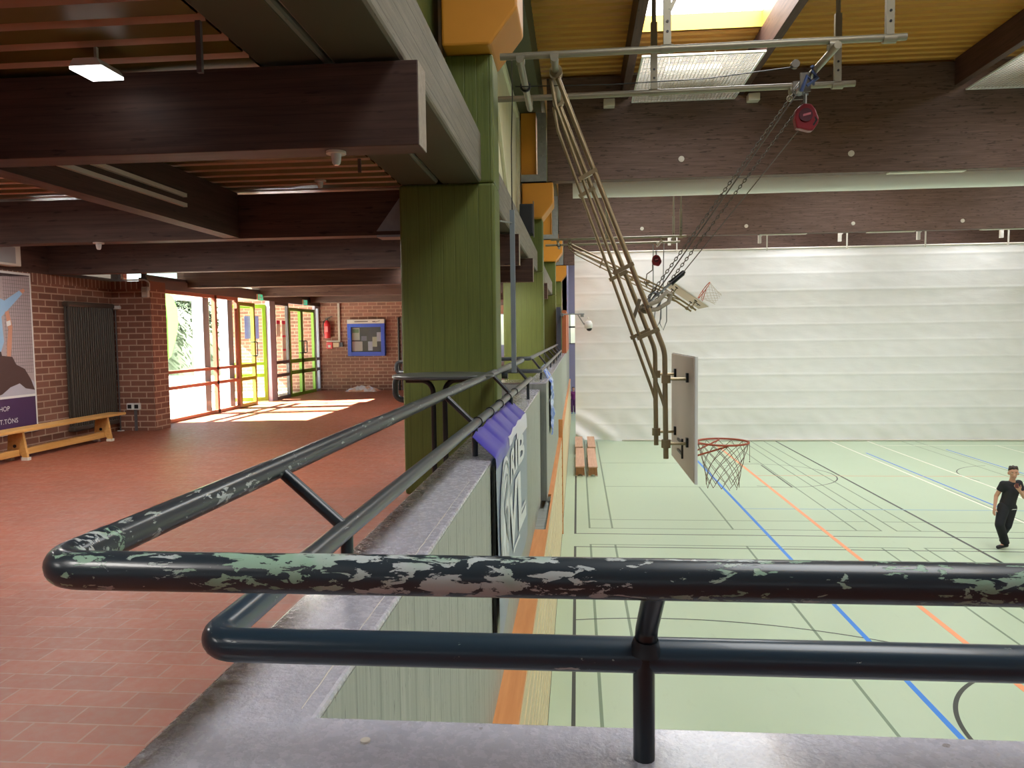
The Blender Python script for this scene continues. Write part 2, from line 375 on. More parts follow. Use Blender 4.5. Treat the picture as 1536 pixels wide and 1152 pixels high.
lines('floor_marking', D, [(.235, 5, .235, 14.64, .04), (.235, 15.9, .235, 29, .04), (.72, 5, .72, 14.64, .04), (.72, 15.9, .72, 29, .04), (3.255, 5, 3.255, 14.64, .04), (3.255, 15.9, 3.255, 20.35, .04),
      (5.78, 5, 5.78, 14.64, .035), (5.78, 15.9, 5.78, 29, .035), (6.27, 5, 6.27, 14.64, .035), (6.27, 15.9, 6.27, 29, .035), (.235, 14.64, 6.27, 14.64, .035), (.235, 15.9, 6.27, 15.9, .035), (.235, 16.66, 6.27, 16.66, .03),
      (.72, 20.35, 5.71, 20.35, .03), (.72, 24.1, 5.71, 24.1, .03), (6.58, 5, 6.58, 14.65, .035), (6.58, 15.89, 6.58, 29, .035), (7.06, 5, 7.06, 14.65, .035), (7.06, 15.89, 7.06, 29, .035), (6.58, 14.65, 12.6, 14.65, .035),
      (6.58, 15.89, 12.6, 15.89, .035), (6.58, 16.66, 12.6, 16.66, .03), (9.6, 15.89, 9.6, 20.35, .03), (12.1, 15.89, 12.1, 29, .03), (12.6, 15.89, 12.6, 29, .03)], .0008)
lines('floor_marking', LINE['blue'], [(3.87, 4, 3.87, 26, .07), (9.79, 18.0, 9.79, 26.2, .05), (12.77, 22.5, 12.77, 27, .05)], .0016)
lines('floor_marking', LINE['pale'], [(3.87, 17.82, 15, 17.82, .05)], .0014)
lines('floor_marking', LINE['orange'], [(5.11, 4, 5.11, 28, .085), (5.11, 22.0, 13, 22.0, .03)], .002)
lines('floor_marking', LINE['white'], [(9.53, 6, 9.53, 29.05, .07), (10.88, 8, 10.88, 29.05, .07), (14.93, 20, 14.93, 28, .06), (10.88, 27.92, 17, 27.92, .06)], .0022)

# gallery slab with its tiled floor
struct(MB().box(-7.15, -.72, -5, 24.0, G-.25, G).box(-.72, HX1, -5, 1.05, G-.25, G), 'floor_gallery', TILE)
struct(MB().box(-7.15, -.74, 24.0, 36, G-.25, G), 'floor_far_gallery', TILE)
# brick walls of the gallery
def rowlock(name, x0, x1, y0, y1, m): return struct(MB().box(x0, x1, y0, y1, 4.93, 5.05), name, m)
struct(MB().box(-7.35, -7.12, -5, 10.95, G, 4.93), 'wall_left', BRICK_X); rowlock('trim_left', -7.352, -7.118, -5, 10.95, ROW_X)
struct(MB().box(-7.35, -6.5, 10.95, 11.37, G, 4.93).box(-6.5012, -6.5, 10.95, 11.37, G, 4.93), 'wall_pillar', BRICK_Y)
struct(MB().box(-6.5, -6.495, 10.95, 11.37, G, 4.93), 'wall_pillar_side', BRICK_X)
rowlock('trim_pillar', -7.35, -6.493, 10.948, 11.372, ROW_Y)
struct(MB().box(-9.2, -2.1, BACKY, BACKY+.3, G-.05, 5.62), 'wall_back', BRICK_Y)
struct(MB().box(-7.35, HX1, -5.25, -5.0, 0, 3.5).box(-7.35, HX1, -5.25, -5.0, 5.3, 12).box(4.0, HX1, -5.25, -5.0, 3.5, 5.3), 'wall_behind', BRICK_Y)
wb = MB()
for x in (-7.3, -5.4, -3.5, -1.6, .3, 2.2, 3.94): wb.box(x, x+.06, -5.2, -5.05, 3.5, 5.3)
wb = struct(wb, 'window_fill', GREY); struct(MB().box(-7.35, 4.0, -5.13, -5.129, 3.5, 5.3), 'pane', FROST, parent=wb)  # unseen window strip added behind the camera as soft fill light
# walls of the hall
struct(MB().box(HX1, HX1+.3, -5, HY1+.3, 0, 10.2), 'wall_right', OFFWHITE)
struct(MB().box(-7.4, HX1, HY1, HY1+.3, 0, 3.6).box(-7.4, HX1, HY1, HY1+.3, 5.4, 10.2).box(1.5, HX1, HY1, HY1+.3, 3.6, 5.4), 'wall_far', PURPLE)
wf = struct(MB().box(-2, 1.5, HY1+.05, HY1+.15, 4.55, 4.65).box(-.46, -.40, HY1+.05, HY1+.15, 3.6, 5.4).box(-2, 1.5, HY1+.05, HY1+.15, 3.6, 3.66), 'window_1', GREY)
struct(MB().box(-2, 1.5, HY1+.12, HY1+.14, 3.6, 5.4), 'pane', GLASS, parent=wf)
struct(MB().box(-.7, -.478, 36, HY1, 0, 8), 'wall_hall_end', PURPLE)
# impact wall of birch battens under the gallery, orange ledge
im = MB()
for y0, y1 in ((1.0, 15.4), (15.46, 36)):
    im.box(-.36, -.345, y0, y1, 0, 2.0)
    for i in range(10): im.box(-.346, -.335, y0, y1, .12+.19*i, .26+.19*i)
struct(im, 'wall_impact', BIRCH)
struct(MB().box(-.36, -.335, 8.04, 9.85, 2.0, 2.03).box(-.56, -.335, 1.0, 8.04, 2.0, 2.03).box(-.56, -.335, 9.85, 15.4, 2.0, 2.03).box(-.56, -.335, 15.46, 36, 2.0, 2.03), 'trim_ledge', ORANGEWOOD)
struct(MB().box(-.48, -.315, 15.38, 15.45, 0, 2.40), 'trim_post', ORANGEWOOD, bevel=.006)
struct(MB().box(-1.2, -.9, .9, 36, 0, G-.25).box(-.9, -.37, 8.0, 9.9, 0, 1.93), 'wall_under_gallery', PARA)
# parapets: L-shaped upstand around the void
def parapet(name, hx, y0, y1, ztop, gx, near=None):
    mb = MB(); mb.box(gx+.01, hx, y0, y1, 2.03, ztop-.02)
    if near: mb.box(hx, HX1, near[0]+.01, near[1], 2.03, ztop-.02)
    return struct(mb, name, PARA)
parapet('wall_parapet', -.478, 1.05, 9.42, CAP, -.73, (1.04, 1.275))
cp = MB(); poly = [(-.735, 1.02), (HX1, 1.02), (HX1, 1.278), (-.476, 1.278), (-.476, 9.43), (-.735, 9.43)]
cp.prism(poly, lambda a, b, t: (a, b, t), CAP-.02, CAP)
struct(cp, 'trim_parapet_cap', CAPM, bevel=.008)
cr = MB()      # hairline ridge of old sealant along the cap
pts = [(-.513+random.uniform(-.0015, .0015), 1.30+.05*i, CAP+.0002) for i in range(44)]; cr.tube(pts, [.0007+random.random()*.0013 for _ in pts], 5)
struct(cr, 'trim_sealant', OFFWHITE)
struct(MB().box(-1.6, -.40, 9.46, 9.62, 2.03, 3.53), 'wall_parapet_end', PARA_Y, bevel=.006)
parapet('wall_far_parapet', -.40, 9.62, 36, 3.53, -.64)
struct(MB().box(-1.6, -.395, 9.455, 10.1, 3.53, 3.55).box(-.645, -.395, 10.1, 36, 3.53, 3.55), 'trim_far_cap', CAPM, bevel=.005)
# panels closing the far end of the gallery
struct(MB().box(-.68, -.53, 24.35, 24.75, 3.55, 5.05), 'wall_screen', plain('slate_panel', hexc(66, 72, 88), .5), bevel=.005)
struct(MB().box(-.50, -.36, 24.5, 32, 3.55, 4.95), 'trim_screen', plain('rust_wood', hexc(186, 104, 66), .5), bevel=.005)
# corrugated ceilings
def ribs(o, m):
    o.data.materials.append(m)
    for p in o.data.polygons:
        vs = [o.data.vertices[i].co for i in p.vertices]; lo_, hi_ = min(vs, key=lambda v: v.z), max(vs, key=lambda v: v.z)
        if hi_.z-lo_.z > .02 and lo_.y > hi_.y: p.material_index = 1
WEB_G = plain('rib_web_pale', hexc(205, 170, 148), .5, var=.04); WEB_H = plain('rib_web_ochre', hexc(214, 170, 92), .5, var=.04)  # paler colour for the rib webs facing the camera
def sheet_mesh(x0, x1, y0, y1, z, pitch, depth, gap, dz=.0):
    mb = MB(); prof = []
    y = y0
    while y < y1-.01:
        prof += [(y, z), (min(y1, y+pitch-gap-depth*.35), z), (min(y1, y+pitch-gap), z+depth), (min(y1, y+pitch-depth*.35), z+depth)]; y += pitch
    prof.append((y1, z)); n = len(prof); vs = [(x, a, b) for x in (x0, x1) for a, b in prof]
    return mb.add(vs, [(i, i+1, n+i+1, n+i) for i in range(n-1)])
cg = sheet_mesh(-7.4, -1.53, -5, 11.3, CEIL_G, .207, .030, .060); cg2 = sheet_mesh(-7.2, -1.53, 11.3, BACKY+.2, CEIL_G, .207, .030, .060)
cg.add(cg2.v, cg2.f)
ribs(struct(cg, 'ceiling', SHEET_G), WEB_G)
struct(MB().box(-7.4, -1.54, -5.2, 44, 5.62, 5.9).box(-1.54, -1.16, -5.2, 44, 5.89, 6.0).box(-7.4, -7.2, -5.2, 44, 5.47, 5.62), 'ceiling_slab', plain('roof_deck', hexc(90, 84, 78), .8))
# clerestory wall between the gallery roof and the hall roof
struct(MB().box(-1.4, -1.2, -5, 6.67, 5.89, 8.67), 'wall_clerestory_near', OLIVE_X)
struct(MB().box(-1.4, -1.2, 6.67, 44, 5.89, 8.67), 'wall_clerestory', CREAM)
tr = MB()
for k in (0, 1, 2):
    a, b = COLY[k]+.62, COLY[k+1]+.1
    tr.box(-1.2, -1.15, a, b, 5.9, 6.02).box(-1.2, -1.15, a, b, 8.54, 8.66).box(-1.2, -1.14, b-.12, b, 5.9, 8.66).box(-1.2, -1.14, a, a+.1, 5.9, 8.66)
    tr.bar((-1.17, a+3.2, 8.5), (-1.17, a+6.6, 6.0), .06, .05, (1, 0, 0)).box(-1.2, -1.15, a+2.9, a+3.0, 5.9, 8.6)
struct(tr, 'trim_clerestory', plain('cream_trim', hexc(216, 212, 188), .55))
# roof of the hall
struct(MB().box(-1.5, -.69, -5, 44, 8.665, 10.1), 'wall_ring_beam', plain('olive_ring_beam', hexc(66, 68, 44), .6, bump=.1))
XS = [(1.05, 3.17), (7.40, 9.52), (13.75, 15.87)]
def skylit(k, fine):
    y0, y1 = COLY[0]+.3+BAY*k, COLY[0]+.3+BAY*(k+1); a, b = y0+2.3, y0+6.85
    mb = MB(); xs = [-.69]+[v for p in XS for v in p]+[HX1]
    for i in range(0, len(xs), 2):
        if fine: q = sheet_mesh(xs[i], xs[i+1], y0, y1, CEIL_H, .25, .06, .09)
        else: q = MB().box(xs[i], xs[i+1], y0, y1, CEIL_H, CEIL_H+.05)
        mb.add(q.v, q.f)
    for x0, x1 in XS:
        for c, d in ((y0, a), (b, y1)):
            q = sheet_mesh(x0, x1, c, d, CEIL_H, .25, .06, .09) if fine else MB().box(x0, x1, c, d, CEIL_H, CEIL_H+.05)
            mb.add(q.v, q.f)
    o = struct(mb, 'ceiling_hall', SHEET)
    if fine: ribs(o, WEB_H)
    for x0, x1 in XS:
        cb = MB().box(x0-.06, x0, a-.06, b+.06, CEIL_H, 9.8).box(x1, x1+.06, a-.06, b+.06, CEIL_H, 9.8).box(x0, x1, a-.06, a, CEIL_H, 9.8).box(x0, x1, b, b+.06, CEIL_H, 9.8)
        c = struct(cb, 'window_skylight', YELLOW)
        dome = MB().grid(lambda p, q: (x0+(x1-x0)*p, a+(b-a)*q, 9.62+.22*math.sin(PI*p)*math.sin(PI*q)), 8, 10)
        struct(dome, 'pane', MILK, parent=c)
for k in range(-1, 4): skylit(k, k == 0)
struct(MB().box(-1.5, HX1+.3, -5.2, HY1+.4, 10.1, 10.3), 'ceiling_roof', plain('roof_outer', hexc(80, 80, 80), .8))
# clerestory strip above the brick wall
struct(MB().box(-7.34, -7.11, -5, 9.62, 5.052, 5.47), 'trim_wall_plate', GLULAM_Y)
wn = MB().box(-7.3, -7.14, 9.62, 11.4, 5.05, 5.10).box(-7.3, -7.14, 9.62, 11.4, 5.43, 5.47)
for y in (9.63, 10.05, 11.15): wn.box(-7.3, -7.14, y, y+.09, 5.10, 5.43)
wn = struct(wn, 'window_2', GREY); struct(MB().box(-7.25, -7.249, 9.62, 11.4, 5.1, 5.43), 'pane', FROST2, parent=wn)
# entrance: glazed screen, doors
def frame(y0, y1, z0, z1, wd, th=.07, x=GLX, rails=()):
    mb = MB().box(x-th/2, x+th/2, y0, y0+wd, z0, z1).box(x-th/2, x+th/2, y1-wd, y1, z0, z1).box(x-th/2, x+th/2, y0+wd, y1-wd, z0, z0+wd).box(x-th/2, x+th/2, y0+wd, y1-wd, z1-wd, z1)
    for r, rw in rails: mb.box(x-th/2, x+th/2, y0+wd, y1-wd, r-rw/2, r+rw/2)
    return mb
def pane(y0, y1, z0, z1, p, x=GLX): return struct(MB().box(x-.006, x+.006, y0, y1, z0, z1), 'pane', GLASS, parent=p)
f = frame(11.37, 14.6, G, 4.98, .06, rails=((3.6, .05), (3.33, .06))); f.box(GLX-.035, GLX+.035, 13.62, 13.70, G, 4.98)
f = struct(f, 'window_3', BROWNF); pane(11.4, 14.58, G+.05, 4.95, f)
struct(MB().box(GLX-.25, GLX-.04, 13.3, 13.52, G, 4.95).box(GLX-.22, GLX-.04, 14.28, 14.5, G, 4.95), 'mullion', LILAC, parent=f)
struct(MB().box(GLX-.08, GLX+.06, 11.37, BACKY, 4.98, 5.14), 'trim_head', GREY)
d = struct(frame(14.6, 15.38, G, 4.90, .075, rails=((3.6, .07), (3.33, .07))), 'door_1', LIMED); pane(14.68, 15.3, G+.08, 4.82, d)
def handle(y, p, dx=.06):
    h = MB().tube(fillet([(GLX, y, 3.80), (GLX+dx, y, 3.80), (GLX+dx, y, 4.08), (GLX, y, 4.08)], .02, 4), .012, 8)
    return struct(h, 'door_handle', BLACKM, parent=p)
def ring_handle(y0, y1, p):
    h = MB().tube(fillet([(GLX+.02, y0, 3.79), (GLX+.09, y0, 3.79), (GLX+.09, y1, 3.79), (GLX+.09, y1, 4.08), (GLX+.09, y0, 4.08), (GLX+.02, y0, 4.08)], .03, 4), .013, 8)
    return struct(h, 'door_handle', BLACKM, parent=p)
ring_handle(15.18, 15.32, d)
# open leaf swung outwards
lf = MB(); L = .78
def leaf(u0, u1, z0, z1, t0=-.025, t1=.025):
    ca, sa = math.cos(math.radians(206)), math.sin(math.radians(206)); B = (GLX-.05, 16.12)
    return lambda a, b, t: (B[0]+a*ca*1.0 - t*sa, B[1]+a*sa + t*ca, b)
fn = leaf(0, 0, 0, 0)
for poly in ([(0, G+.01), (.075, G+.01), (.075, 4.9), (0, 4.9)], [(L-.075, G+.01), (L, G+.01), (L, 4.9), (L-.075, 4.9)], [(.075, G+.01), (L-.075, G+.01), (L-.075, G+.1), (.075, G+.1)],
             [(.075, 4.82), (L-.075, 4.82), (L-.075, 4.9), (.075, 4.9)], [(.075, 3.56), (L-.075, 3.56), (L-.075, 3.63), (.075, 3.63)], [(.075, 3.3), (L-.075, 3.3), (L-.075, 3.37), (.075, 3.37)]):
    lf.prism(poly, fn, -.025, .025)
d1b = struct(lf, 'door_2', LIME); pn = MB(); pn.prism([(.07, G+.09), (L-.07, G+.09), (L-.07, 4.83), (.07, 4.83)], fn, -.005, .005); struct(pn, 'pane', GLASS, parent=d1b)
struct(MB().box(GLX-.05, GLX+.05, 16.12, 16.40, G, 4.98), 'trim_door_post', LILAC)
f = struct(frame(16.40, 17.25, G, 4.98, .07, rails=((3.6, .07), (3.3, .07))), 'window_4', GREY); pane(16.46, 17.2, G+.06, 4.92, f)
d2 = frame(17.27, 19.0, G, 4.88, .075, rails=((3.6, .09), (3.33, .09))); d2.box(GLX-.035, GLX+.035, 18.0, 18.16, G+.05, 4.85)
d2 = struct(d2, 'door_3', LIME); pane(17.33, 18.0, G+.08, 4.8, d2); pane(18.16, 18.94, G+.08, 4.8, d2); ring_handle(17.92, 18.04, d2); ring_handle(18.12, 18.24, d2)
f = struct(frame(19.04, BACKY, G, 4.98, .06, rails=((3.6, .07), (3.33, .07))), 'window_5', LILAC); pane(19.1, BACKY-.05, G+.06, 4.92, f)
f = frame(11.37, BACKY, 5.14, 5.47, .05)
for y in (13.3, 15.8, 18.3): f.box(GLX-.035, GLX+.035, y, y+.07, 5.16, 5.45)
f = struct(f, 'window_6', GREY); pane(11.4, BACKY-.02, 5.16, 5.45, f)
# far windows of the gallery beyond the second column
f = frame(19.9, 34, 3.3, 5.3, .08, x=-7.0); 
for y in (22, 25, 28, 31): f.box(-7.04, -6.96, y, y+.08, 3.3, 5.3)
f = struct(f, 'window_7', GREY); struct(MB().box(-7.01, -6.99, 19.9, 34, 3.35, 5.25), 'pane', GLASS, parent=f)
struct(MB().box(-7.15, -6.95, BACKY+.3, 36, G, 3.3).box(-7.15, -6.95, BACKY+.3, 36, 5.3, 5.7).box(-7.15, -6.95, 34, 36, 3.3, 5.3).box(-7.15, -.5, 36, 36.2, 0, 2.9).box(-7.15, -.5, 36, 36.2, 5.2, 8.7).box(-7.15, -5, 36, 36.2, 2.9, 5.2).box(-2.5, -.5, 36, 36.2, 2.9, 5.2), 'wall_left_far', OFFWHITE)
f = MB()
for x in (-5, -3.8, -2.56): f.box(x, x+.06, 36.05, 36.15, 2.9, 5.2)
f = struct(f, 'window_9', GREY); struct(MB().box(-5, -2.5, 36.1, 36.11, 2.9, 5.2), 'pane', GLASS, parent=f)
struct(MB().box(-10.2, -6.9, 16.1, BACKY+.3, 5.16, 5.3).box(-10.2, -10.0, 19.2, BACKY+.29, G-.1, 5.16), 'wall_porch_canopy', CONC)
struct(MB().box(-8.1, -7.36, 11.37, 11.75, G-.1, 5.5), 'wall_outer_pier', BRICK_Y)
# outdoors
struct(MB().box(-45, -7.0, -20, 45, G-.3, G-.02), 'ground', PAVE)

# ================================================================== COLUMNS AND BEAMS
ORD = ['nearest to the railing corner, with a bar table before it', 'second from the camera, with a black loudspeaker', 'third from the camera, small beside the parapet', 'farthest of the row, almost hidden']
for k in range(4):
    y = COLY[k]+.2; t = thing('concrete_column', 'olive green concrete column with orange corbel, '+ORD[k], 'column', (-1.1, y, G), 'green columns along the gallery edge')
    sh = MB().prism([(-1.535, y), (-.70, y), (-.70, y+.42), (-1.535, y+.42)], lambda a, b, c: (a, b, c), G, 5.462); sh.build('shaft', OLIVE, t, .022)
    MB().box(-1.11, -.70, y, y+.42, 5.462, 6.54).build('upper_shaft', OLIVE, t, .022)
    c = MB(); c.prism([(-1.1, 6.54), (-.70, 6.54), (-.47, 6.83), (-.47, 7.24), (-1.1, 7.24)], lambda a, b, q: (a, q, b), COLY[k], COLY[k]+.68)
    c.build('corbel', ORANGE, t, .02)
    MB().box(-1.12, -.81, COLY[k]+.1, COLY[k]+.58, 7.30, 8.66).build('post_above', ORANGE, t, .01)
    br = MB().box(-1.12, -.60, COLY[k]-.02, COLY[k]+.02, 7.24, 7.40).box(-.78, -.60, COLY[k]-.02, COLY[k]+.02, 7.40, 8.62)
    br.box(-1.12, -.60, COLY[k]-.02, COLY[k]+.7, 7.24, 7.26)
    b = br.build('steel_shoe', GALV, t)
    q = MB()
    for z in (7.5, 7.78, 8.06, 8.34): q.disc((-.69, COLY[k]-.03, z), .028, (0, 1, 0), .03, 8)
    q.build('bolt', GALV, b)
    # twin concrete edge beams under the gallery roof, split by a slot
    ya = -5 if k == 0 else COLY[k-1]+.63
    for x0, x1, nm in ((-1.525, -1.185, 'gallery-side half'), (-1.165, -.81, 'hall-side half')):
        if k == 3: continue
        cbm = MB().box(x0, x1, ya, y, 5.466, 5.885).build('concrete_beam', CONC, None, .02)
        if x0 < -1.2: MB().box(-1.185, -1.165, ya, y, 5.50, 5.80).build('slot_shade_strip', BLACKM, cbm)  # dark strip added to keep the slot in shade and stop light leaks
        MB().box(x0+.02, x1-.02, ya, y-.001, 5.462, 5.468).build('shade_soffit', SOFF, cbm, label='olive underside with its shade put into the colour')  # thin strip whose dark colour carries the shade under the beam
        tag(cbm, 'concrete edge beam, %s of the pair %s' % (nm, ['running overhead to the first green column', 'between the first and second green columns', 'between the second and third green columns'][k]), 'beam', 'concrete edge beams', 'thing')
# dark glulam beams across the gallery
names = ['nearest, its free end seen under the concrete beam', 'meeting the left side of the first green column', 'third, above the brick pillar', 'fourth, above the entrance screen', 'fifth, sunlit in front of the entrance doors', 'last, sunlit against the entrance back wall']
for i in range(-2, 6):
    y = 3.52+3.03*i
    x1 = -.735
    if i in (1, 4): x1 = -1.54
    x0 = -7.12 if y < 11 else -6.98
    lb = 'dark timber beam across the gallery, ' + (names[i] if i >= 0 else 'behind the camera')
    t = thing('wood_beam', lb, 'beam', (-3.5, y, 5.05), 'timber beams over the gallery', 'thing')
    MB().box(x0, x1, y, y+.17, 5.05, 5.44).build('timber', GLULAM, t, .004)
    if x1 > -1: MB().box(x1-.001, x1+.003, y+.002, y+.168, 5.052, 5.438).build('sawn_end', ENDGRAIN, t)
    if i == 1: MB().prism([(-1.76, 5.085), (-1.54, 5.085), (-1.54, 5.38)], lambda a, b, c: (a, c, b), y-.012, y-.001).box(-1.76, -1.54, y-.012, y+.18, 5.03, 5.05).build('steel_bracket', GALV, t)
lbm = thing('wood_beam', 'dark timber beam running lengthways under the gallery ceiling, two pale strips on its side', 'beam', (-3.1, 3.7, 5.07), 'timber beams over the gallery', 'thing')
MB().box(-3.16, -3.02, 3.70, 6.54, 5.055, 5.45).build('timber', GLULAM_Y, lbm)
for z in (5.17, 5.245): MB().box(-3.02, -2.99, 4.0, 5.6, z, z+.028).build('light_strip', OFFWHITE, lbm)
# large hall beams
nh = {0: 'overhead, just outside the top of the view', 1: 'nearer one, over the rolled curtain', 2: 'farther, above the hanging white curtain', 3: 'behind the curtain top, mostly hidden'}
for k in range(4):
    y = COLY[k]+.02
    t = thing('hall_beam', 'deep dark timber beam spanning the sports hall, '+nh[k], 'beam', (5, y, 7.26), 'deep hall beams', 'thing')
    MB().box(-.58, HX1-.02, y, y+.26, 7.26, 9.30).build('timber', GLULAM_H, t, .006)
    if k in (1, 2):
        for i in range(4 if k == 1 else 5):
            x = 2.09+3.27*i
            MB().disc((x, y-.012, 7.62 if k == 1 else 7.52), .058, (0, 1, 0), .024, 16).disc((x, y-.03, 7.62 if k == 1 else 7.52), .025, (0, 1, 0), .02, 10).build('bolt_cap', OFFWHITE, t)
        for x in ([6.1, 12.5] if k == 1 else [5.8, 9.1, 12.5]): MB().box(x, x+1.45, y+.05, y+.21, 7.235, 7.259).build('mounting_plate', OFFWHITE, t)
PURL = (.90, 3.16, 7.26, 9.56)
pn_ = ['left of the skylight', 'between the skylight and the ochre panel', 'left of the right-hand mesh guard', 'outside the right edge of view']
for i, x in enumerate(PURL):
    o = MB().box(x, x+.14, COLY[0]+.3, COLY[1]+.02, 8.84, 9.345).build('purlin_beam', GLULAM_Y, None, .004)
    tag(o, 'brown timber purlin under the ochre hall ceiling, '+pn_[i], 'beam', 'ceiling purlins', 'thing')
# white mesh ball guards under the lights
for x0, x1, nm in ((1.10, 3.12, 'below the bright skylight'), (7.45, 9.5, 'at the right edge of view')):
    t = thing('mesh_guard', 'white wire mesh guard panel '+nm+' beside the deep beam', 'guard', (x0, 12.9, 8.78), 'ceiling mesh guards')
    z = 8.77; MB().box(x0, x1, 12.88, 12.92, z-.03, z).box(x0, x1, 15.33, 15.37, z-.03, z).box(x0, x0+.03, 12.92, 15.33, z-.03, z).box(x1-.03, x1, 12.92, 15.33, z-.03, z).build('guard_frame', WHITE, t)
    g = MB(); n = 40
    for i in range(1, n): yy = 12.9+2.45*i/n; g.box(x0+.02, x1-.02, yy, yy+.009, z-.016, z-.006)
    for i in range(1, 32): xx = x0+(x1-x0)*i/32; g.box(xx, xx+.008, 12.9, 15.35, z-.026, z-.016)
    g.build('wire_mesh', OFFWHITE, t)
    lm = MB().box((x0+x1)/2-.5, (x0+x1)/2+.5, 14.0, 14.3, z+.12, z+.2).box((x0+x1)/2-.42, (x0+x1)/2-.40, 14.14, 14.16, z+.2, 9.35).box((x0+x1)/2+.40, (x0+x1)/2+.42, 14.14, 14.16, z+.2, 9.35); lm = lm.build('hall_lamp', WHITE); tag(lm, 'long white hall lamp above the mesh guard '+nm, 'lamp', 'hall lamps')
for x, nm in ((.55, 'left below'), (3.35, 'right below')):
    tag(MB().box(x, x+.22, 15.2, 15.40, 8.66, 8.80).build('junction_box', OFFWHITE, None, .01), 'small grey junction box on the deep beam, %s the mesh guard' % nm, 'box', 'junction boxes on the beam')

for x, nm in ((3.0, 'leftmost'), (8.6, 'middle'), (14.2, 'rightmost')):
    t = thing('hall_lamp', 'broad hall lamp hanging before the white curtain, %s of the row' % nm, 'lamp', (x, 26.15, 8.7), 'lamps before the curtain')
    MB().box(x-1.1, x+1.1, 25.9, 26.4, 8.66, 8.76).build('housing', WHITE, t); MB().box(x-1.07, x+1.07, 25.93, 26.37, 8.648, 8.66).build('diffuser', emit('hall_lamp_light', (.97, .98, 1, 1), 24.0), t)
    for dx in (-.8, .8): MB().box(x+dx-.01, x+dx+.01, 26.14, 26.16, 8.76, CEIL_H-.001).build('suspension', GALV, t)
# ================================================================== CURTAINS
t = thing('divider_curtain', 'white fabric divider curtain let down to the green court floor', 'curtain', (9, 29.1, 0))
CX0, CX1, CY = -.09, 19.9, 29.1
def cur(p, q):
    x = CX0+(CX1-CX0)*p; z = 7.27*(1-q)
    seam = z/.633; fr = seam-math.floor(seam)
    y = CY + .007*math.sin(fr*PI) + .02*noise.noise((x*.8, z*1.3, 0)) + .035*noise.noise((x*.25, z*.35, 4)) + .012*noise.noise((x*2.2, z*3.1, 1))
    if fr < .07 or fr > .985: y -= .009
    if z < 1.2: y += .07*noise.noise((x*1.6+z*1.2, z*1.1, 9))*(1-z/1.2)
    if x < 1.6 and z < 1.3: y -= .35*(1-x/1.6)*(1-z/1.3)*(.6+.6*math.sin(z*7+x*5)); z += .12*(1-max(x, 0)/1.6)*(1-z/1.3)
    return (x, y, z)
MB().grid(cur, 260, 190).build('cloth', CURTAIN, t)
MB().tube([(CX0, CY, 7.29), (CX1, CY, 7.29)], .035, 10).build('top_rail', OFFWHITE, t)
MB().tube([(1.7, CY-.02, .03), (CX1, CY-.02, .03)], .035, 10).build('hem', OFFWHITE, t)
for i, x in enumerate((6.3, 9.0, 11.6, 14.3, 3.2)):
    hb = thing('curtain_hanger', 'pale steel hanger holding the white curtain below the deep beam, ' + ['second', 'third', 'fourth', 'fifth', 'first'][i]+' from the left', 'bracket', (x, 27.5, 7.3), 'curtain hangers')
    MB().box(x, x+.10, 26.9, 27.0, 7.25, 7.9).bar((x+.05, 26.95, 7.8), (x+.55, 26.95, 7.84), .05, .05).box(x+.30, x+.34, 27.0, 27.04, 7.0, 9.345).build('steel_frame', OFFWHITE, hb)
    MB().bar((x+.05, 26.95, 7.45), (x+.42, 26.95, 7.8), .04, .04).build('brace', OFFWHITE, hb)
t = thing('rolled_curtain', 'divider curtain rolled up into a long pale bundle below the nearer beam', 'curtain', (9, 16.8, 7.15))
prof = [(0, -.165), (.10, -.15), (.145, -.06), (.155, .06), (.13, .18), (.06, .26), (-.06, .26), (-.13, .18), (-.155, .05), (-.145, -.08), (-.10, -.15)]
rb = MB(); nx = 90
def rollp(i, j):
    x = -.08+19.9*i/nx; a, b = prof[j]; k = 1+.05*noise.noise((x*.7, j*.6, 2)); return (x, 16.8+a*k, 7.32+b*k)
n = len(prof); vs = [rollp(i, j) for i in range(nx+1) for j in range(n)]
rb.add(vs, [(i*n+j, i*n+(j+1) % n, (i+1)*n+(j+1) % n, (i+1)*n+j) for i in range(nx) for j in range(n)], True); rb.add([vs[j] for j in range(n)], [tuple(range(n))])
rb.build('rolled_cloth', CURTAIN, t, sharp=False)
MB().tube([(-.1, 16.8, 7.62), (19.8, 16.8, 7.62)], .04, 8).build('winding_tube', GALV, t)

# ================================================================== RAILINGS
ZU, ZL, YU, YL, XU, XL = 3.79, 3.632, 1.09, 1.19, -.838, -.632
xu = lambda y: XU+.0227*(y-1.09)
zu_ = lambda y: ZU+.0078*(y-1.09)
xl = lambda y: XL+.0150*(y-1.19)
zl_ = lambda y: ZL+.005*(y-1.19)
t = thing('railing', 'dark worn double pipe railing with chipped paint turning the corner of the parapet', 'railing', (-.6, 1.2, CAP))
MB().tube(fillet([(6.0, YU, ZU), (XU, YU, ZU), (XU, YU+.16, ZU)], .06, 8), .0305, 20, cap=True).build('upper_rail', RAIL_CHIP, t)
MB().tube([(XU, YU+.155, ZU), (xu(8.9), 8.9, zu_(8.9))], .0295, 20).build('upper_rail', RAIL_CHIP_Y, t, label='long side of the upper rail with fewer chips')
MB().tube(fillet([(6.0, YL, ZL), (XL, YL, ZL), (XL, YL+.3, ZL)], .055, 8), .0285, 20).build('lower_rail', RAIL, t)
MB().tube([(XL, YL+.295, ZL), (xl(8.3), 8.3, zl_(8.3))], .026, 20).build('lower_rail', RAIL_GREY, t)
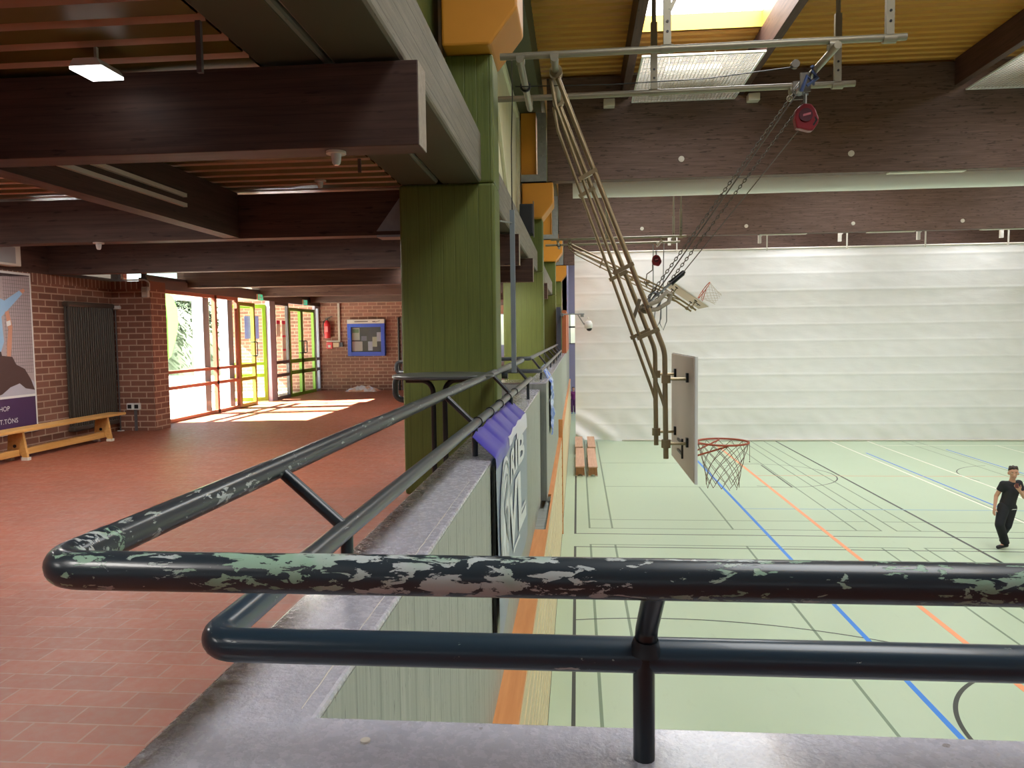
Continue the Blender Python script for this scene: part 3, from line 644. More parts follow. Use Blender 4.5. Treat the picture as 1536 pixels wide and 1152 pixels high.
for x in (.103, 2.45, 4.8):
    MB().tube([(x, YL-.01, CAP-.005), (x, YL-.008, ZL)], .0175, 14).build('post', STRUT, t)
    MB().tube(fillet([(x, YL-.01, ZL-.02), (x+.004, YL-.015, ZL+.05), (x+.012, YU, ZU)], .03, 4), .018, 14).build('strut', STRUT, t)
    MB().tube([(x+.002, YL-.012, ZL+.012), (x+.003, YL-.016, ZL+.034)], [.027, .019], 14, False).build('weld', STRUT, t)
for y in (1.93, 4.2, 6.2, 7.95):
    MB().tube([(xl(y), y, CAP-.005), (xl(y), y, zl_(y))], .0175, 12).build('post', STRUT, t)
    MB().tube([(xl(y), y, zl_(y)), (xu(y), y+.03, zu_(y))], .0165, 12).build('strut', STRUT, t)
# railing on the far parapet, with its return and end loop
t = thing('railing', 'far double pipe railing on the second parapet, returning across the gallery behind the bar table', 'railing', (-.6, 10, 3.55))
zu, zl = 3.84, 3.675
MB().tube(fillet([(-2.30, 10.0, zl-.02), (-2.46, 10.0, zl-.02), (-2.46, 10.0, zu-.03), (-.64, 10.0, zu), (-.64, 24.0, zu)], .06, 5), .028, 12).build('upper_rail', RAIL_GREY, t)
MB().tube(fillet([(-2.4, 9.9, zl), (-.49, 9.9, zl), (-.49, 22.5, zl)], .06, 5), .027, 12).build('lower_rail', RAIL_GREY, t)
for y in (10.1, 11.9, 13.8, 15.8, 17.8, 19.8, 21.8): 
    MB().tube([(-.50, y, 3.545), (-.49, y, zl)], .017, 8).build('post', STRUT, t)
    MB().tube([(-.49, y, zl), (-.64, y+.25, zu)], .016, 8).build('strut', STRUT, t)
MB().tube([(-1.4, 9.9, 3.545), (-1.4, 9.9, zl)], .017, 8).build('post', STRUT, t); MB().tube([(-1.4, 9.9, zl), (-1.4, 10, zu)], .017, 8).build('strut', STRUT, t)
t = thing('railing', 'short dark pipe rail with a rounded end loop sticking out behind the first green column', 'railing', (-1.2, 7.05, G))
MB().tube(fillet([(-.66, 7.05, 3.77), (-1.75, 7.05, 3.775), (-1.75, 7.05, 3.545), (-.66, 7.05, 3.545)], .075, 7), .029, 14).build('loop_rail', chipped('loop_rail_paint', hexc(52, 58, 62), hexc(170, 176, 172), 1.04), t)
for x in (-1.62, -.68): MB().tube([(x, 7.05, G if x < -1 else CAP-.005), (x, 7.05, 3.56)], .017, 10).build('post', STRUT, t)
# slim steel standpipe beside the column
t = thing('cable_pole', 'slim grey steel pole beside the first green column, cable rising from its top', 'pole', (-.60, 7.05, 3.79))
MB().box(-.622, -.578, 7.03, 7.07, 3.80, 5.32).build('pole_tube', plain('pole_grey', hexc(132, 140, 150), .4), t)
MB().tube([(-.70, 6.9, 5.2), (-.60, 7.04, 5.2)], .008, 8).build('wall_clamp', GALV, t)
MB().tube([(-.60, 7.05, 5.31), (-.60, 7.05, 5.9), (-.585, 7.05, 6.35), (-.59, 7.05, 7.6), (-.6, 7.05, 8.66)], .005, 6).build('cable', BLACKM, t)

# bar table in front of the column
t = thing('bar_table', 'tall bar table with round dark top and bent black legs before the first green column', 'table', (-1.07, 5.9, G))
MB().tube([(-1.07, 5.9, 3.822), (-1.07, 5.9, 3.827), (-1.07, 5.9, 3.842), (-1.07, 5.9, 3.848)], [.40, .408, .408, .402], 40).build('table_top', STONE, t)
for sx, x in ((-1, -1.155), (1, -1.062)):
    MB().tube(fillet([(x+sx*.22, 5.9, 3.80), (x, 5.9, 3.80), (x, 5.9, G+.02)], .10, 8), .021, 12).build('leg', BLACKM, t)
    MB().tube([(x, 5.9-.3, G+.02), (x, 5.9+.3, G+.02)], .02, 10).build('foot', BLACKM, t)
MB().box(-1.40, -.8, 5.86, 5.94, 3.803, 3.823).build('top_support', BLACKM, t)

# banners on the railing
t = thing('banner', 'blue and white club banner tied to the long railing and draped over the parapet', 'banner', (-.5, 5.3, 2.6))
BY0, BY1 = 4.03, 6.35
def bpt(v):   # path down from the rail over the cap edge, v in metres along the cloth
    P = [(-.582, ZL-.025), (-.455, CAP+.018), (-.452, CAP-.03), (-.450, 2.42)]
    for a, b in zip(P, P[1:]):
        l = math.hypot(b[0]-a[0], b[1]-a[1])
        if v <= l or b is P[-1]: k = v/l; return (a[0]+(b[0]-a[0])*k, a[1]+(b[1]-a[1])*k)
        v -= l
def bank(y, v, off=0.):
    s_ = (y-BY0)/(BY1-BY0); x, z = bpt(v); hang = max(0, 1-v/.33)
    scal = .016*hang*(1-abs(math.sin(s_*PI*5)))
    rip = .006*math.sin(s_*PI*10+.6)*hang + .014*math.sin(y*3.1+v*1.2)*(1-hang) 
    return (x+rip*.9+off, y, z-scal+abs(rip)*.4+off*.6*hang+.004*hang)
MB().grid(lambda p, q: bank(BY0+(BY1-BY0)*p, 1.23*q), 120, 50).build('cloth', plain('banner_grey_blue', hexc(128, 140, 164), .35, var=.04), t)
def strip(y0, y1, v0, v1, name, m, off=.004, nu=40, nv=10, shear=0): return MB().grid(lambda p, q: bank(y0+(y1-y0)*p+shear*(q-.5), v0+(v1-v0)*q, off), nu, nv).build(name, m, t)
BLUEB = plain('banner_blue', hexc(58, 50, 170), .32, var=.1, scale=3); WB = plain('banner_white', hexc(222, 224, 236), .4, var=.03)
strip(BY0, BY1, 0.0, .245, 'blue_header', BLUEB, .003, 120, 16)
strip(4.80, BY1, .17, .235, 'white_block', WB, .006, 50, 8)
strip(5.5, BY1, .23, .30, 'white_block', WB, .006, 30, 6)
def bmap(y, v0, sx, sy, off=.007): return lambda a, b, c: bank(y+a*sx, v0-b*sy, off)
WT = plain('banner_lettering', hexc(226, 230, 236), .4, var=.02)
text_mesh('RIB', 1.0, 'lettering', WT, bmap(4.84, .50, .86, .30), t, 0, bold=.03)
text_mesh('VL', 1.0, 'lettering', WT, bmap(4.80, .98, 1.16, .58), t, 0, bold=.035)
strip(5.55, 6.05, .86, .89, 'underline', WT, .007, 8, 2); strip(5.15, 5.6, 1.02, 1.05, 'underline', WT, .007, 8, 2)
# round club badge: white disc with grey rings and a figure
bd = MB(); Cy, Cv, ry, rv = 4.43, .62, .33, .38
def ell(k, off, n=40): return [bank(Cy+ry*k*math.cos(2*PI*i/n), Cv+rv*k*math.sin(2*PI*i/n), off) for i in range(n)]
bd.add(ell(1, .007), [tuple(range(40))]); bd = bd.build('badge', WT, t)
GB = plain('badge_grey', hexc(132, 140, 152), .4)
for a, b in ((.93, .88), (.72, .68)): q = MB(); q.add(ell(a, .009)+ell(b, .009), [(i, (i+1) % 40, 40+(i+1) % 40, 40+i) for i in range(40)]); q.build('badge_ring', GB, bd)
q = MB()
for (y0, v0), (y1, v1), wd in (((4.29, .52), (4.53, .42), .06), ((4.53, .42), (4.59, .56), .05), ((4.29, .52), (4.47, .68), .07), ((4.47, .68), (4.37, .84), .05), ((4.47, .68), (4.61, .80), .05)):
    q.add([bank(y0, v0-wd/2, .0095), bank(y1, v1-wd/2, .0095), bank(y1, v1+wd/2, .0095), bank(y0, v0+wd/2, .0095)], [(0, 1, 2, 3)])
q.add([bank(4.47+.07*math.cos(a*PI/8), .64+.09*math.sin(a*PI/8), .0096) for a in range(16)], [tuple(range(16))]); q.build('badge_figure', GB, bd)
MB().box(-.470, -.455, BY0-.03, BY0+.015, 2.42, 3.44).build('edge_strip', BLACKM, t)  # dark strip down the near edge of the cloth
for y in (4.3, 4.85, 5.4, 5.95, 6.5): MB().tube([(xl(y)+.030*math.cos(a*PI/6), y, zl_(y)+.030*math.sin(a*PI/6)) for a in range(13)], .004, 6).build('cable_tie', BLACKM, t)
t = thing('banner', 'crumpled pale blue banner hanging over the second parapet', 'banner', (-.42, 10.9, 2.9))
MB().grid(lambda p, q: (-.50+.13*min(1, q*4)+.05*noise.noise((p*5, q*7, 3))*min(1, q*3), 10.35+1.0*p+.06*noise.noise((p*4, q*5, 8)), 3.70-.22*min(1, q*4)-.72*max(0, q-.25)/.75+.02*math.sin(p*18)*(1-q)), 40, 40).build('cloth', 
    (lambda k: (k.col(k.mix(k.ramp(k.noise(k.coord(), 7, 3, .5, .8), .45, .55), hexc(84, 122, 214), hexc(206, 220, 246))), k.rough(.35), k.m)[2])(N('pale_blue_banner')), t)
MB().box(-.388, -.375, 10.32, 10.36, 2.9, 3.5).build('edge_strip', BLACKM, t)
tag(MB().tube([(-.363, 1.198, CAP+.0005), (-.363, 1.198, CAP+.004)], .0085, 14).build('bottle_cap', OFFWHITE), 'small pale disc like a bottle cap lying on the parapet under the front rail', 'cap')

# ================================================================== HALL THINGS
def goal(y_off, a1, a2, label, where):
    """swing-down basketball goal: a1 turns the arms about the top pivot, a2 the lower section about the bend (degrees)"""
    P = Vector((-.165, 0, 6.36)); B = Vector((.745, 0, 4.00))
    def rot(v, c, a): a = math.radians(a); d = v-c; return c+Vector((d.x*math.cos(a)-d.z*math.sin(a), d.y, d.x*math.sin(a)+d.z*math.cos(a)))
    up = lambda x, y, z: rot(Vector((x, y+y_off, z)), P, a1)
    Bn = rot(B, P, a1)
    lo = lambda x, y, z: rot(rot(Vector((x, y+y_off, z)), P, a1), Bn, a2)
    root = thing('basketball_goal', label, 'basketball goal', (1.0, 6.9+y_off, 6.4), 'ceiling-hung basketball goals')
    for y, nm in ((6.3, 'near_pipe'), (7.4, 'far_pipe')):
        MB().tube([(-.80 if y > 7 else -.62, y+y_off, 6.445), (2.60, y+y_off, 6.46)], .028, 14).build('support_pipe', TUBE_G, root)
    for y, x, dx in ((6.3, .74, .26), (6.3, 2.47, .28), (7.4, .745, 0), (7.4, 2.44, 0)):
        zt = 7.258 if y_off == 0 and y < 7 else CEIL_H-.004
        h = MB().box(x-.03, x+.03, y+y_off-.022, y+y_off+.022, 6.48, 7.1).tube([(x, y+y_off, 7.0), (x, y+y_off, zt)], .022, 8)
        h = h.build('hanger', TUBE_G, root)
        MB().tube([(x-.05, y+y_off, 6.45), (x+.05, y+y_off, 6.45)], .035, 14).build('clamp', TUBE_G, h)
        if dx and y_off == 0: MB().bar((x+.02, y+y_off, 6.75), (x+dx, y+y_off+.03, 7.255 if y_off == 0 else 7.9), .05, .03).build('brace', TUBE_G, h)
        q = MB()
        for z in (6.58, 6.66): q.disc((x, y+y_off-.024, z), .011, (0, 1, 0), .006, 8)
        q.build('bolt_hole', BLACKM, h)
    for x, nm in ((-.45, 'cross_tube'), (-.17, 'pivot_tube'), (2.04, 'pulley_tube')):
        c = MB().tube([(x, 6.18+y_off, 6.38), (x, 7.52+y_off, 6.38)], .030, 12).build(nm, TUBE_G, root)
        for y in (6.3, 7.4): MB().tube([(x-.036, y+y_off, 6.42), (x+.032, y+y_off, 6.42)], .042, 12).build('clamp', TUBE_G, c)
        if x < -.4: MB().tube([(x, 6.85+y_off, 6.38), (x, 6.87+y_off, 6.38)], .05, 12).build('ring', BLACKM, c)
    for y in (6.5, 7.3):
        arm = thing('arm', '', 'x', (0, 0, 0)); del arm['label'], arm['category']
        bpy.data.objects.remove(arm)
        pts = fillet([tuple(up(-.165, y, 6.36)), tuple(Bn+Vector((0, y+y_off, 0))), tuple(lo(.757, y, 3.07))], .35, 8)
        arm = MB().tube(pts, .0225, 14).build('arm_tube', TUBE, root)
        MB().tube([up(-.21, y, 6.32), up(-.17, y, 6.10), up(.50, y, 4.22), lo(.72, y, 3.60), lo(.757, y, 3.48)], .0145, 12).build('brace_tube', TUBE, root)
        MB().tube([up(-.165, y-.04, 6.37), up(-.165, y+.04, 6.37)], .055, 12).build('pivot_collar', TUBE, arm)
        for zz, wd in ((5.52, .10), (4.72, .11), (4.16, .11)):
            k = (6.36-zz)/(6.36-4.0); xm = -.165+.91*k; xb = -.17+.67*(6.10-zz)/(1.88)
            MB().bar(up(xb-.01, y, zz-.05), up(xm+.015, y, zz+.03), .035, .05, (0, 1, 0)).build('tie_plate', TUBE, arm)
        for zz in (3.76, 3.20):
            MB().tube([lo(.757, y, zz-.035), lo(.757, y, zz+.035)], .04, 12).build('sleeve', TUBE, arm)
            MB().tube([lo(.757, y, zz), lo(.945, y, zz)], .013, 8).build('board_stay', TUBE, root)
            MB().bar(lo(.935, y, zz-.03), lo(.935, y, zz+.05), .05, .02, (1, 0, 0)).build('stay_foot', BLACKM, root)
    bb = MB(); 
    for x0, x1, a, b, z0, z1 in ((.945, .972, 6.2, 7.64, 2.915, 3.95),):
        vs = [lo(x, y, z) for z in (z0, z1) for y in (a, b) for x in (x0, x1)]
        bb.add(vs, [(0, 2, 3, 1), (4, 5, 7, 6), (0, 1, 5, 4), (2, 6, 7, 3), (0, 4, 6, 2), (1, 3, 7, 5)])
    board = bb.build('backboard', BOARD, root, .004)
    fb = MB(); t_ = .012
    for a, b, z0, z1 in ((6.19, 7.65, 2.905, 2.925), (6.19, 7.65, 3.94, 3.96), (6.19, 6.21, 2.925, 3.94), (7.63, 7.65, 2.925, 3.94)):
        vs = [lo(x, y, z) for z in (z0, z1) for y in (a, b) for x in (.955, .978)]
        fb.add(vs, [(0, 2, 3, 1), (4, 5, 7, 6), (0, 1, 5, 4), (2, 6, 7, 3), (0, 4, 6, 2), (1, 3, 7, 5)])
    fb.build('board_edge', WHITE, board)
    bk = MB()
    for z in (3.06, 3.16): bk.bar(lo(.938, 6.80, z), lo(.938, 7.1, z), .02, .02)
    bk.bar(lo(.938, 6.8, 3.02), lo(.938, 6.8, 3.2), .02, .02).build('bracket', BLACKM, board)
    cx, cyy, cz, r = 1.325, 6.95, 3.15, .229
    hoop = MB().tube([lo(cx+r*math.cos(2*PI*i/36), cyy+r*math.sin(2*PI*i/36), cz) for i in range(36)], .0095, 8, closed=True)
    for s_ in (-1, 1):
        hoop.tube([lo(.975, cyy+s_*.09, cz), lo(1.12, cyy+s_*.115, cz)], .009, 8)
        hoop.tube([lo(.975, cyy+s_*.06, cz-.15), lo(1.33, cyy+s_*.215, cz-.008)], .008, 8)
    hoop = hoop.build('hoop', RIMM, root)
    nm = MB(); K = 12; rows = 7
    def npt(i, j):
        v = j/rows; rr = r*(1-.52*v+.16*v*v*v); a = 2*PI*(i+.5*(j % 2))/K
        return lo(cx+rr*math.cos(a), cyy+rr*math.sin(a), cz-.012-.40*v - .012*math.sin(i*2.3)*v)
    for i in range(K):
        for dr in (0, -1):
            pts = []; ii = i
            for j in range(rows+1):
                pts.append(npt(ii, j))
                if dr == 0: ii += (1 if j % 2 else 0)
                else: ii -= (0 if j % 2 else 1)
            nm.tube(pts, .0028, 4, False)
    nm.build('net', NET_DARK if y_off == 0 else NETM, hoop)
    if y_off == 0: MB().tube([lo(1.56, 7.0, 3.15), lo(1.575, 7.0, 3.12), lo(1.577, 7.0, 2.97)], .0025, 5).ball(tuple(lo(1.577, 7.0, 2.96)), .006, 6, 5).build('loose_cord', NET_DARK, hoop)
    # winch between the arms
    wx = up(.62, 6.9, 4.35)
    wn_ = MB().tube([up(.60, 6.45, 4.38), up(.60, 7.35, 4.38)], .016, 8).ball(tuple(up(.62, 6.86, 4.38)), (.06, .07, .05), 10, 6).bar(up(.56, 6.8, 4.46), up(.50, 6.8, 4.28), .03, .03)
    wn_.build('winch', plain('winch_metal', hexc(110, 100, 84), .5, .4), root)
    return root, up
g1, up1 = goal(0, 0, 0, 'basketball goal swung down on long steel arms, hoop with net hanging beside the railing view', '')
g2, up2 = goal(11.95, 42.5, 12, 'basketball goal folded up under the ceiling in front of the white curtain', '')
g2.location = g2.location
def chain(name, a, b, m, label, sag=.0, link=.042, group=None):
    a = Vector(a); b = Vector(b); n = int((b-a).length/(link*.78)); d = (b-a).normalized(); p = d.cross(Vector((0, 1, 0))).normalized(); q = d.cross(p); mb = MB()
    for i in range(n):
        c = a+(b-a)*(i+.5)/n; e = p if i % 2 else q
        mb.tube([c+d*math.cos(2*PI*k/8)*link/2+e*math.sin(2*PI*k/8)*link*.27 for k in range(8)], .0042, 4, closed=True)
    o = mb.build(name, m); return tag(o, label, 'chain', group)
def rope(name, pts, r, m, label, cat='cable', group=None):
    o = MB().tube(pts, r, 6).build(name, m); return tag(o, label, cat, group)
CH = plain('chain_steel', hexc(96, 90, 82), .45, .5)
chain('hoist_chain', (1.90, 6.75, 6.25), (.60, 6.80, 4.42), CH, 'upper-left steel hoist chain from the ceiling pulley down to the goal arms', group='hoist chains')
chain('hoist_chain', (2.02, 7.0, 6.20), (.70, 7.05, 4.42), CH, 'lower-right steel hoist chain passing the red retractor down to the goal arms', group='hoist chains')
rope('hoist_rope', [(1.92, 6.85, 6.22), (.66, 6.9, 4.44)], .006, CH, 'thin hoist rope running between the two chains')
t = thing('hoist_pulley', 'steel pulley block with hooks under the goal support pipes', 'pulley', (1.97, 6.9, 6.35))
for y in (6.78, 7.0): MB().box(1.93, 2.02, y+.01, y+.03, 6.22, 6.38).build('cheek_plate', CH, t)
MB().disc((1.975, 6.91, 6.29), .05, (0, 1, 0), .16, 16).build('sheave', GALV, t)
MB().disc((1.86, 6.7, 6.42), .035, (0, 1, 0), .05, 12).build('guide_roller', CH, t)
MB().tube([(1.92, 6.72, 6.2), (1.96, 6.7, 6.32), (2.02, 6.72, 6.26), (2.04, 6.74, 6.36), (2.0, 6.7, 6.40)], .016, 6).tube([(1.96, 6.7, 6.24), (2.05, 6.7, 6.30), (2.0, 6.7, 6.36)], .014, 6).build('blue_strap', plain('strap_blue', hexc(64, 80, 124), .6), t)
def retractor(c, s_, label, scale=1.0):
    t = thing('fall_arrester', label, 'safety reel', c, 'red safety reels')
    out = [(-.085, -.10), (-.10, -.02), (-.085, .07), (-.03, .115), (.04, .105), (.075, .06), (.105, -.02), (.10, -.06), (.055, -.125), (.02, -.125), (-.05, -.105)]
    f = lambda a, b, q: (c[0]+a*scale, c[1]+q*scale, c[2]+b*scale)
    MB().prism(out, f, -.04, .04).build('housing', RED, t, .012*scale)
    MB().disc((c[0]-.01*scale, c[1]-.045*scale, c[2]+.01*scale), .058*scale, (0, 1, 0), .012*scale, 20).build('label_disc', plain('dark_red_disc', hexc(74, 22, 36), .4), t)
    MB().prism([(-.035, .015), (.03, .03), (.03, .012), (-.035, -.003)], f, -.0535, -.051).build('label_mark', plain('pale_red', hexc(196, 110, 120), .4), t)
    MB().prism([(.072, -.005), (.09, -.035), (.06, -.085), (.05, -.075), (.072, -.035), (.064, -.01)], f, -.0425, -.038).build('grip_opening', BLACKM, t)
    MB().tube([(c[0]-.005, c[1], c[2]+.10*scale), (c[0]-.005, c[1], c[2]+.20*scale)], .014*scale, 8).tube([(c[0]-.03, c[1], c[2]+.2*scale), (c[0]+.02, c[1], c[2]+.2*scale)], .012*scale, 8).build('swivel_hook', GALV, t)
retractor((2.01, 6.9, 6.03), 1, 'red safety reel with a round dark disc hanging from the pulley at upper right')
retractor((1.96, 18.85, 5.96), 1, 'small red safety reel hanging above the folded basketball goal', 1.15)
rope('safety_cable', [(1.95, 6.9, 5.92), (.957, 6.9, 4.70)], .0045, CH, 'thin safety cable from the red reel down to the black sleeve')
t = thing('cable_sleeve', 'black rubber sleeve with snap hook at the lower end of the safety cable', 'sleeve', (.9, 6.9, 4.65))
MB().tube([(.965, 6.9, 4.71), (.95, 6.9, 4.69), (.86, 6.9, 4.615), (.845, 6.9, 4.60)], [.015, .024, .024, .03], 12).build('rubber_sleeve', BLACKM, t)
MB().tube(fillet([(.845, 6.9, 4.60), (.70, 6.9, 4.48), (.64, 6.85, 4.40)], .05), .009, 6).tube([(.70+.05*math.cos(a), 6.9, 4.45+.075*math.sin(a)) for a in [i*PI/6 for i in range(12)]], .012, 6, closed=True).build('snap_hook', GALV, t)
t = thing('webbing_strap', 'pale looped webbing strap and cords knotted round the goal arms below the chains', 'strap', (.68, 6.9, 4.4))
MB().tube([(.62, 6.8, 4.40), (.72, 6.8, 4.44), (.80, 6.82, 4.52), (.84, 6.85, 4.50), (.82, 6.86, 4.43), (.72, 6.84, 4.37), (.62, 6.82, 4.36)], .02, 8).build('webbing', plain('webbing_grey', hexc(170, 160, 142), .8), t)
for dx, dz in ((.0, .16), (.05, .2)): MB().tube([(.70+dx, 6.83, 4.38), (.69+dx, 6.83, 4.38-dz*.7), (.72+dx, 6.83, 4.38-dz), (.75+dx, 6.83, 4.38-dz*.6), (.75+dx, 6.83, 4.40)], .005, 5).build('cord', GALV, t)
rope('tension_wire', [(-.52, 6.6, 6.30), (.3, 6.6, 6.285), (1.1, 6.6, 6.30), (1.86, 6.7, 6.40)], .0045, BLACKM, 'thin horizontal wire strung below the goal support pipes to the pulley')
rope('hoist_rope', [(1.88, 18.85, 6.35), (1.88, 18.85, 5.2)], .012, GALV, 'left pale hoist rope of the folded basketball goal'); rope('hoist_rope', [(2.14, 18.85, 6.38), (2.12, 18.85, 5.05)], .012, GALV, 'right pale hoist rope of the folded basketball goal')
rope('safety_cable', [(1.86, 18.8, 5.85), (1.86, 18.8, 5.72), (1.72, 18.8, 5.62), (1.70, 18.8, 5.45)], .014, CH, 'dark safety line with clip from the small red reel to the folded goal arms')

# dome camera on an arm
t = thing('surveillance_camera', 'white domed hall camera on a steel arm beside the white curtain', 'camera', (.2, 23.5, 4.6))
MB().tube([(-.45, 23.5, 4.79), (.22, 23.5, 4.795)], .02, 8).build('arm', GALV, t); MB().box(.10, .20, 23.46, 23.54, 4.70, 4.80).bar((.02, 23.5, 4.77), (.19, 23.5, 4.50), .035, .03).bar((.19, 23.5, 4.5), (.30, 23.5, 4.42), .05, .05).build('bracket', GALV, t)
MB().box(-.52, -.44, 23.47, 24.5, 4.75, 4.83).build('wall_plate', GALV, t)
MB().tube([(.35, 23.5, 4.58), (.35, 23.5, 4.56), (.35, 23.5, 4.48), (.35, 23.5, 4.38), (.355, 23.5, 4.34)], [.05, .09, .128, .125, .10], 20).ball((.33, 23.5, 4.67), .025, 8, 6).build('housing', WHITE, t)
MB().ball((.37, 23.49, 4.33), (.088, .088, .075), 16, 10).build('lens_dome', BLACKM, t)
t = thing('loudspeaker', 'black box loudspeaker mounted before the second green column', 'loudspeaker', (-1.0, 15.0, 6.17))
MB().box(-1.12, -.86, 14.9, 15.3, 6.16, 6.74).build('cabinet', DARKBOX, t, .012); MB().box(-1.10, -.88, 14.885, 14.9, 6.19, 6.71).build('grille', plain('grille', hexc(32, 34, 42), .7, scale=200, bump=.3), t)
MB().box(-1.02, -.96, 15.3, COLY[1]+.19, 6.4, 6.5).box(-.86, -.845, 14.95, 15.1, 6.1, 6.8).build('mount', GREY, t)
# gym benches lying on the court
bl = ['near left bench of the four on the court', 'near right bench of the four on the court', 'far left bench, behind the near left one', 'far right bench, reaching the curtain']
def gym_bench(x, y0, y1, label):
    t = thing('gym_bench', 'wooden gym bench, '+label, 'bench', (x, (y0+y1)/2, 0), 'gym benches on the court')
    MB().box(x-.135, x+.135, y0, y1, .262, .30).build('seat', BENCHP, t, .006)
    MB().box(x-.05, x+.05, y0+.1, y1-.1, .07, .17).build('beam', BENCHE, t)
    for y in (y0+.06, (y0+y1)/2, y1-.12):
        MB().prism([(x-.12, .262), (x-.135, .02), (x-.07, .02), (x-.04, .06), (x+.04, .06), (x+.07, .02), (x+.135, .02), (x+.12, .262)], lambda a, b, c: (a, c, b), y, y+.035).build('leg', BENCHE, t)
        MB().box(x-.14, x-.075, y-.01, y+.045, 0, .03).box(x+.075, x+.14, y-.01, y+.045, 0, .03).build('rubber_foot', OFFWHITE, t)
gym_bench(.055, 21.75, 25.35, bl[0]); gym_bench(.43, 21.7, 25.3, bl[1]); gym_bench(.03, 25.65, 28.25, bl[2]); gym_bench(.47, 25.6, 28.25, bl[3])

# ================================================================== ENTRANCE AND GALLERY THINGS
t = thing('radiator', 'tall dark brown tubular radiator on the brick wall behind the bench', 'radiator', (-7.05, 10.3, 2.9))
RADM = plain('radiator_paint', hexc(66, 59, 52), .35, var=.06)
for i in range(21):
    y = 9.82+.0487*i; MB().tube([(-7.02, y, 2.93), (-7.02, y, 4.66)], .0145, 8).tube([(-7.075, y, 2.93), (-7.075, y, 4.66)], .0145, 8).build('column_tube', RADM, t)
MB().box(-7.10, -6.995, 9.79, 10.83, 4.63, 4.70).build('header', RADM, t, .02); MB().box(-7.10, -6.995, 9.79, 10.83, 2.88, 2.95).build('header', RADM, t, .02)
MB().tube(fillet([(-7.04, 10.8, 4.65), (-7.04, 10.87, 4.65), (-7.04, 10.90, 4.62), (-7.04, 10.90, 2.75)], .02), .011, 8).build('pipe', GREY, t)
MB().tube([(-7.04, 10.84, 4.65), (-6.93, 10.86, 4.65)], .028, 12).build('valve_knob', WHITE, t)
MB().tube([(-7.04, 10.9, 2.752), (-7.04, 10.9, 2.762)], .05, 14).build('pipe_rosette', WHITE, t)
t = thing('long_bench', 'long wooden bench with a low crossbeam standing along the brick wall', 'bench', (-6.62, 8.2, G))
MB().box(-6.74, -6.48, 6.3, 10.18, 3.085, 3.12).build('seat', BENCHW, t, .008)
MB().box(-6.66, -6.57, 6.6, 9.86, 2.80, 2.88).build('crossbeam', BENCHW, t, .005)
for y in (6.55, 8.20, 9.80):
    lg = MB().prism([(-6.73, G+.03), (-6.70, 3.085), (-6.52, 3.085), (-6.47, G+.03), (-6.53, G+.03), (-6.56, G+.07), (-6.66, G+.07), (-6.68, G+.03)], lambda a, b, c: (a, c, b), y, y+.035).build('leg', BENCHW, t, .004)
    MB().box(-6.74, -6.67, y-.012, y+.047, G, G+.035).box(-6.54, -6.46, y-.012, y+.047, G, G+.035).build('rubber_foot', OFFWHITE, lg)
    MB().disc((-6.62, y-.004, 2.92), .02, (0, 1, 0), .01, 10).build('bolt', BLACKM, lg)
o = MB().box(-7.02, -6.9, 8.9, 9.95, 2.765, 2.80).build('floor_rail', GALV, None, .004); o.location.z = -.015; tag(o, 'grey metal rail lying on the floor under the long bench', 'rail')
# poster banner with a handball scene
t = thing('poster', 'large sports poster with a player in pale blue and a violet strip', 'poster', (-7.06, 8.5, 3.0))
PX = -7.075
MB().box(PX-.02, PX, 7.75, 9.19, 2.985, 5.03).build('board', WHITE, t)
def pp(poly, m, name, off): return MB().prism(poly, lambda a, b, c: (PX+c, a, b), off-.0006, off).build(name, m, t)
def pc(n, c, **k): return plain('poster_'+n, c, .55, var=.05, **k)
pp([(7.78, 3.47), (9.165, 3.47), (9.165, 5.0), (7.78, 5.0)], pc('grey', hexc(176, 160, 162)), 'photo_ground', .001)
pp([(7.78, 3.02), (9.165, 3.02), (9.165, 3.44), (7.78, 3.44)], pc('violet', hexc(70, 42, 84)), 'violet_strip', .001)
pp([(7.78, 3.47), (9.165, 3.47), (9.165, 3.62), (8.9, 3.82), (8.4, 3.9), (7.78, 3.85)], pc('floor', hexc(186, 184, 196)), 'photo_floor', .0018)
ng = MB()
for i in range(13): y = 8.72+.036*i; ng.box(PX+.002, PX+.0024, y, y+.004, 3.75, 4.97)
for i in range(28): z = 3.75+.045*i; ng.box(PX+.0018, PX+.0022, 8.7, 9.165, z, z+.004)
ng.build('photo_net', pc('net', hexc(112, 104, 108)), t)
SK = pc('skin', hexc(206, 148, 122)); SHB = pc('shirt', hexc(150, 188, 222)); DK = pc('dark', hexc(52, 40, 44)); SHD = pc('dark2', hexc(78, 56, 54))
pp([(7.78, 4.9), (9.165, 4.99), (9.165, 5.0), (7.78, 5.0)], DK, 'photo_top', .0022)
pp([(7.9, 4.62), (8.05, 4.75), (8.45, 4.76), (8.72, 4.66), (8.98, 4.80), (9.03, 4.76), (8.75, 4.53), (8.66, 4.46), (8.68, 4.15), (8.62, 4.02), (8.0, 4.04), (7.95, 4.3)], SHB, 'photo_shirt', .003)
pp([(8.98, 4.80), (9.05, 4.83), (9.08, 4.80), (9.03, 4.76)], SK, 'photo_hand', .0032)
pp([(8.72, 4.52), (8.78, 4.54), (8.83, 4.34), (8.80, 4.10), (8.77, 3.92), (8.71, 3.9), (8.72, 4.1), (8.76, 4.3)], SK, 'photo_arm', .0034)
pp([(8.73, 4.40), (8.80, 4.42), (8.81, 4.36), (8.74, 4.34)], WHITE, 'photo_band', .0036)
pp([(8.0, 4.04), (8.62, 4.03), (8.66, 3.86), (8.6, 3.72), (8.1, 3.66)], DK, 'photo_shorts', .0036)
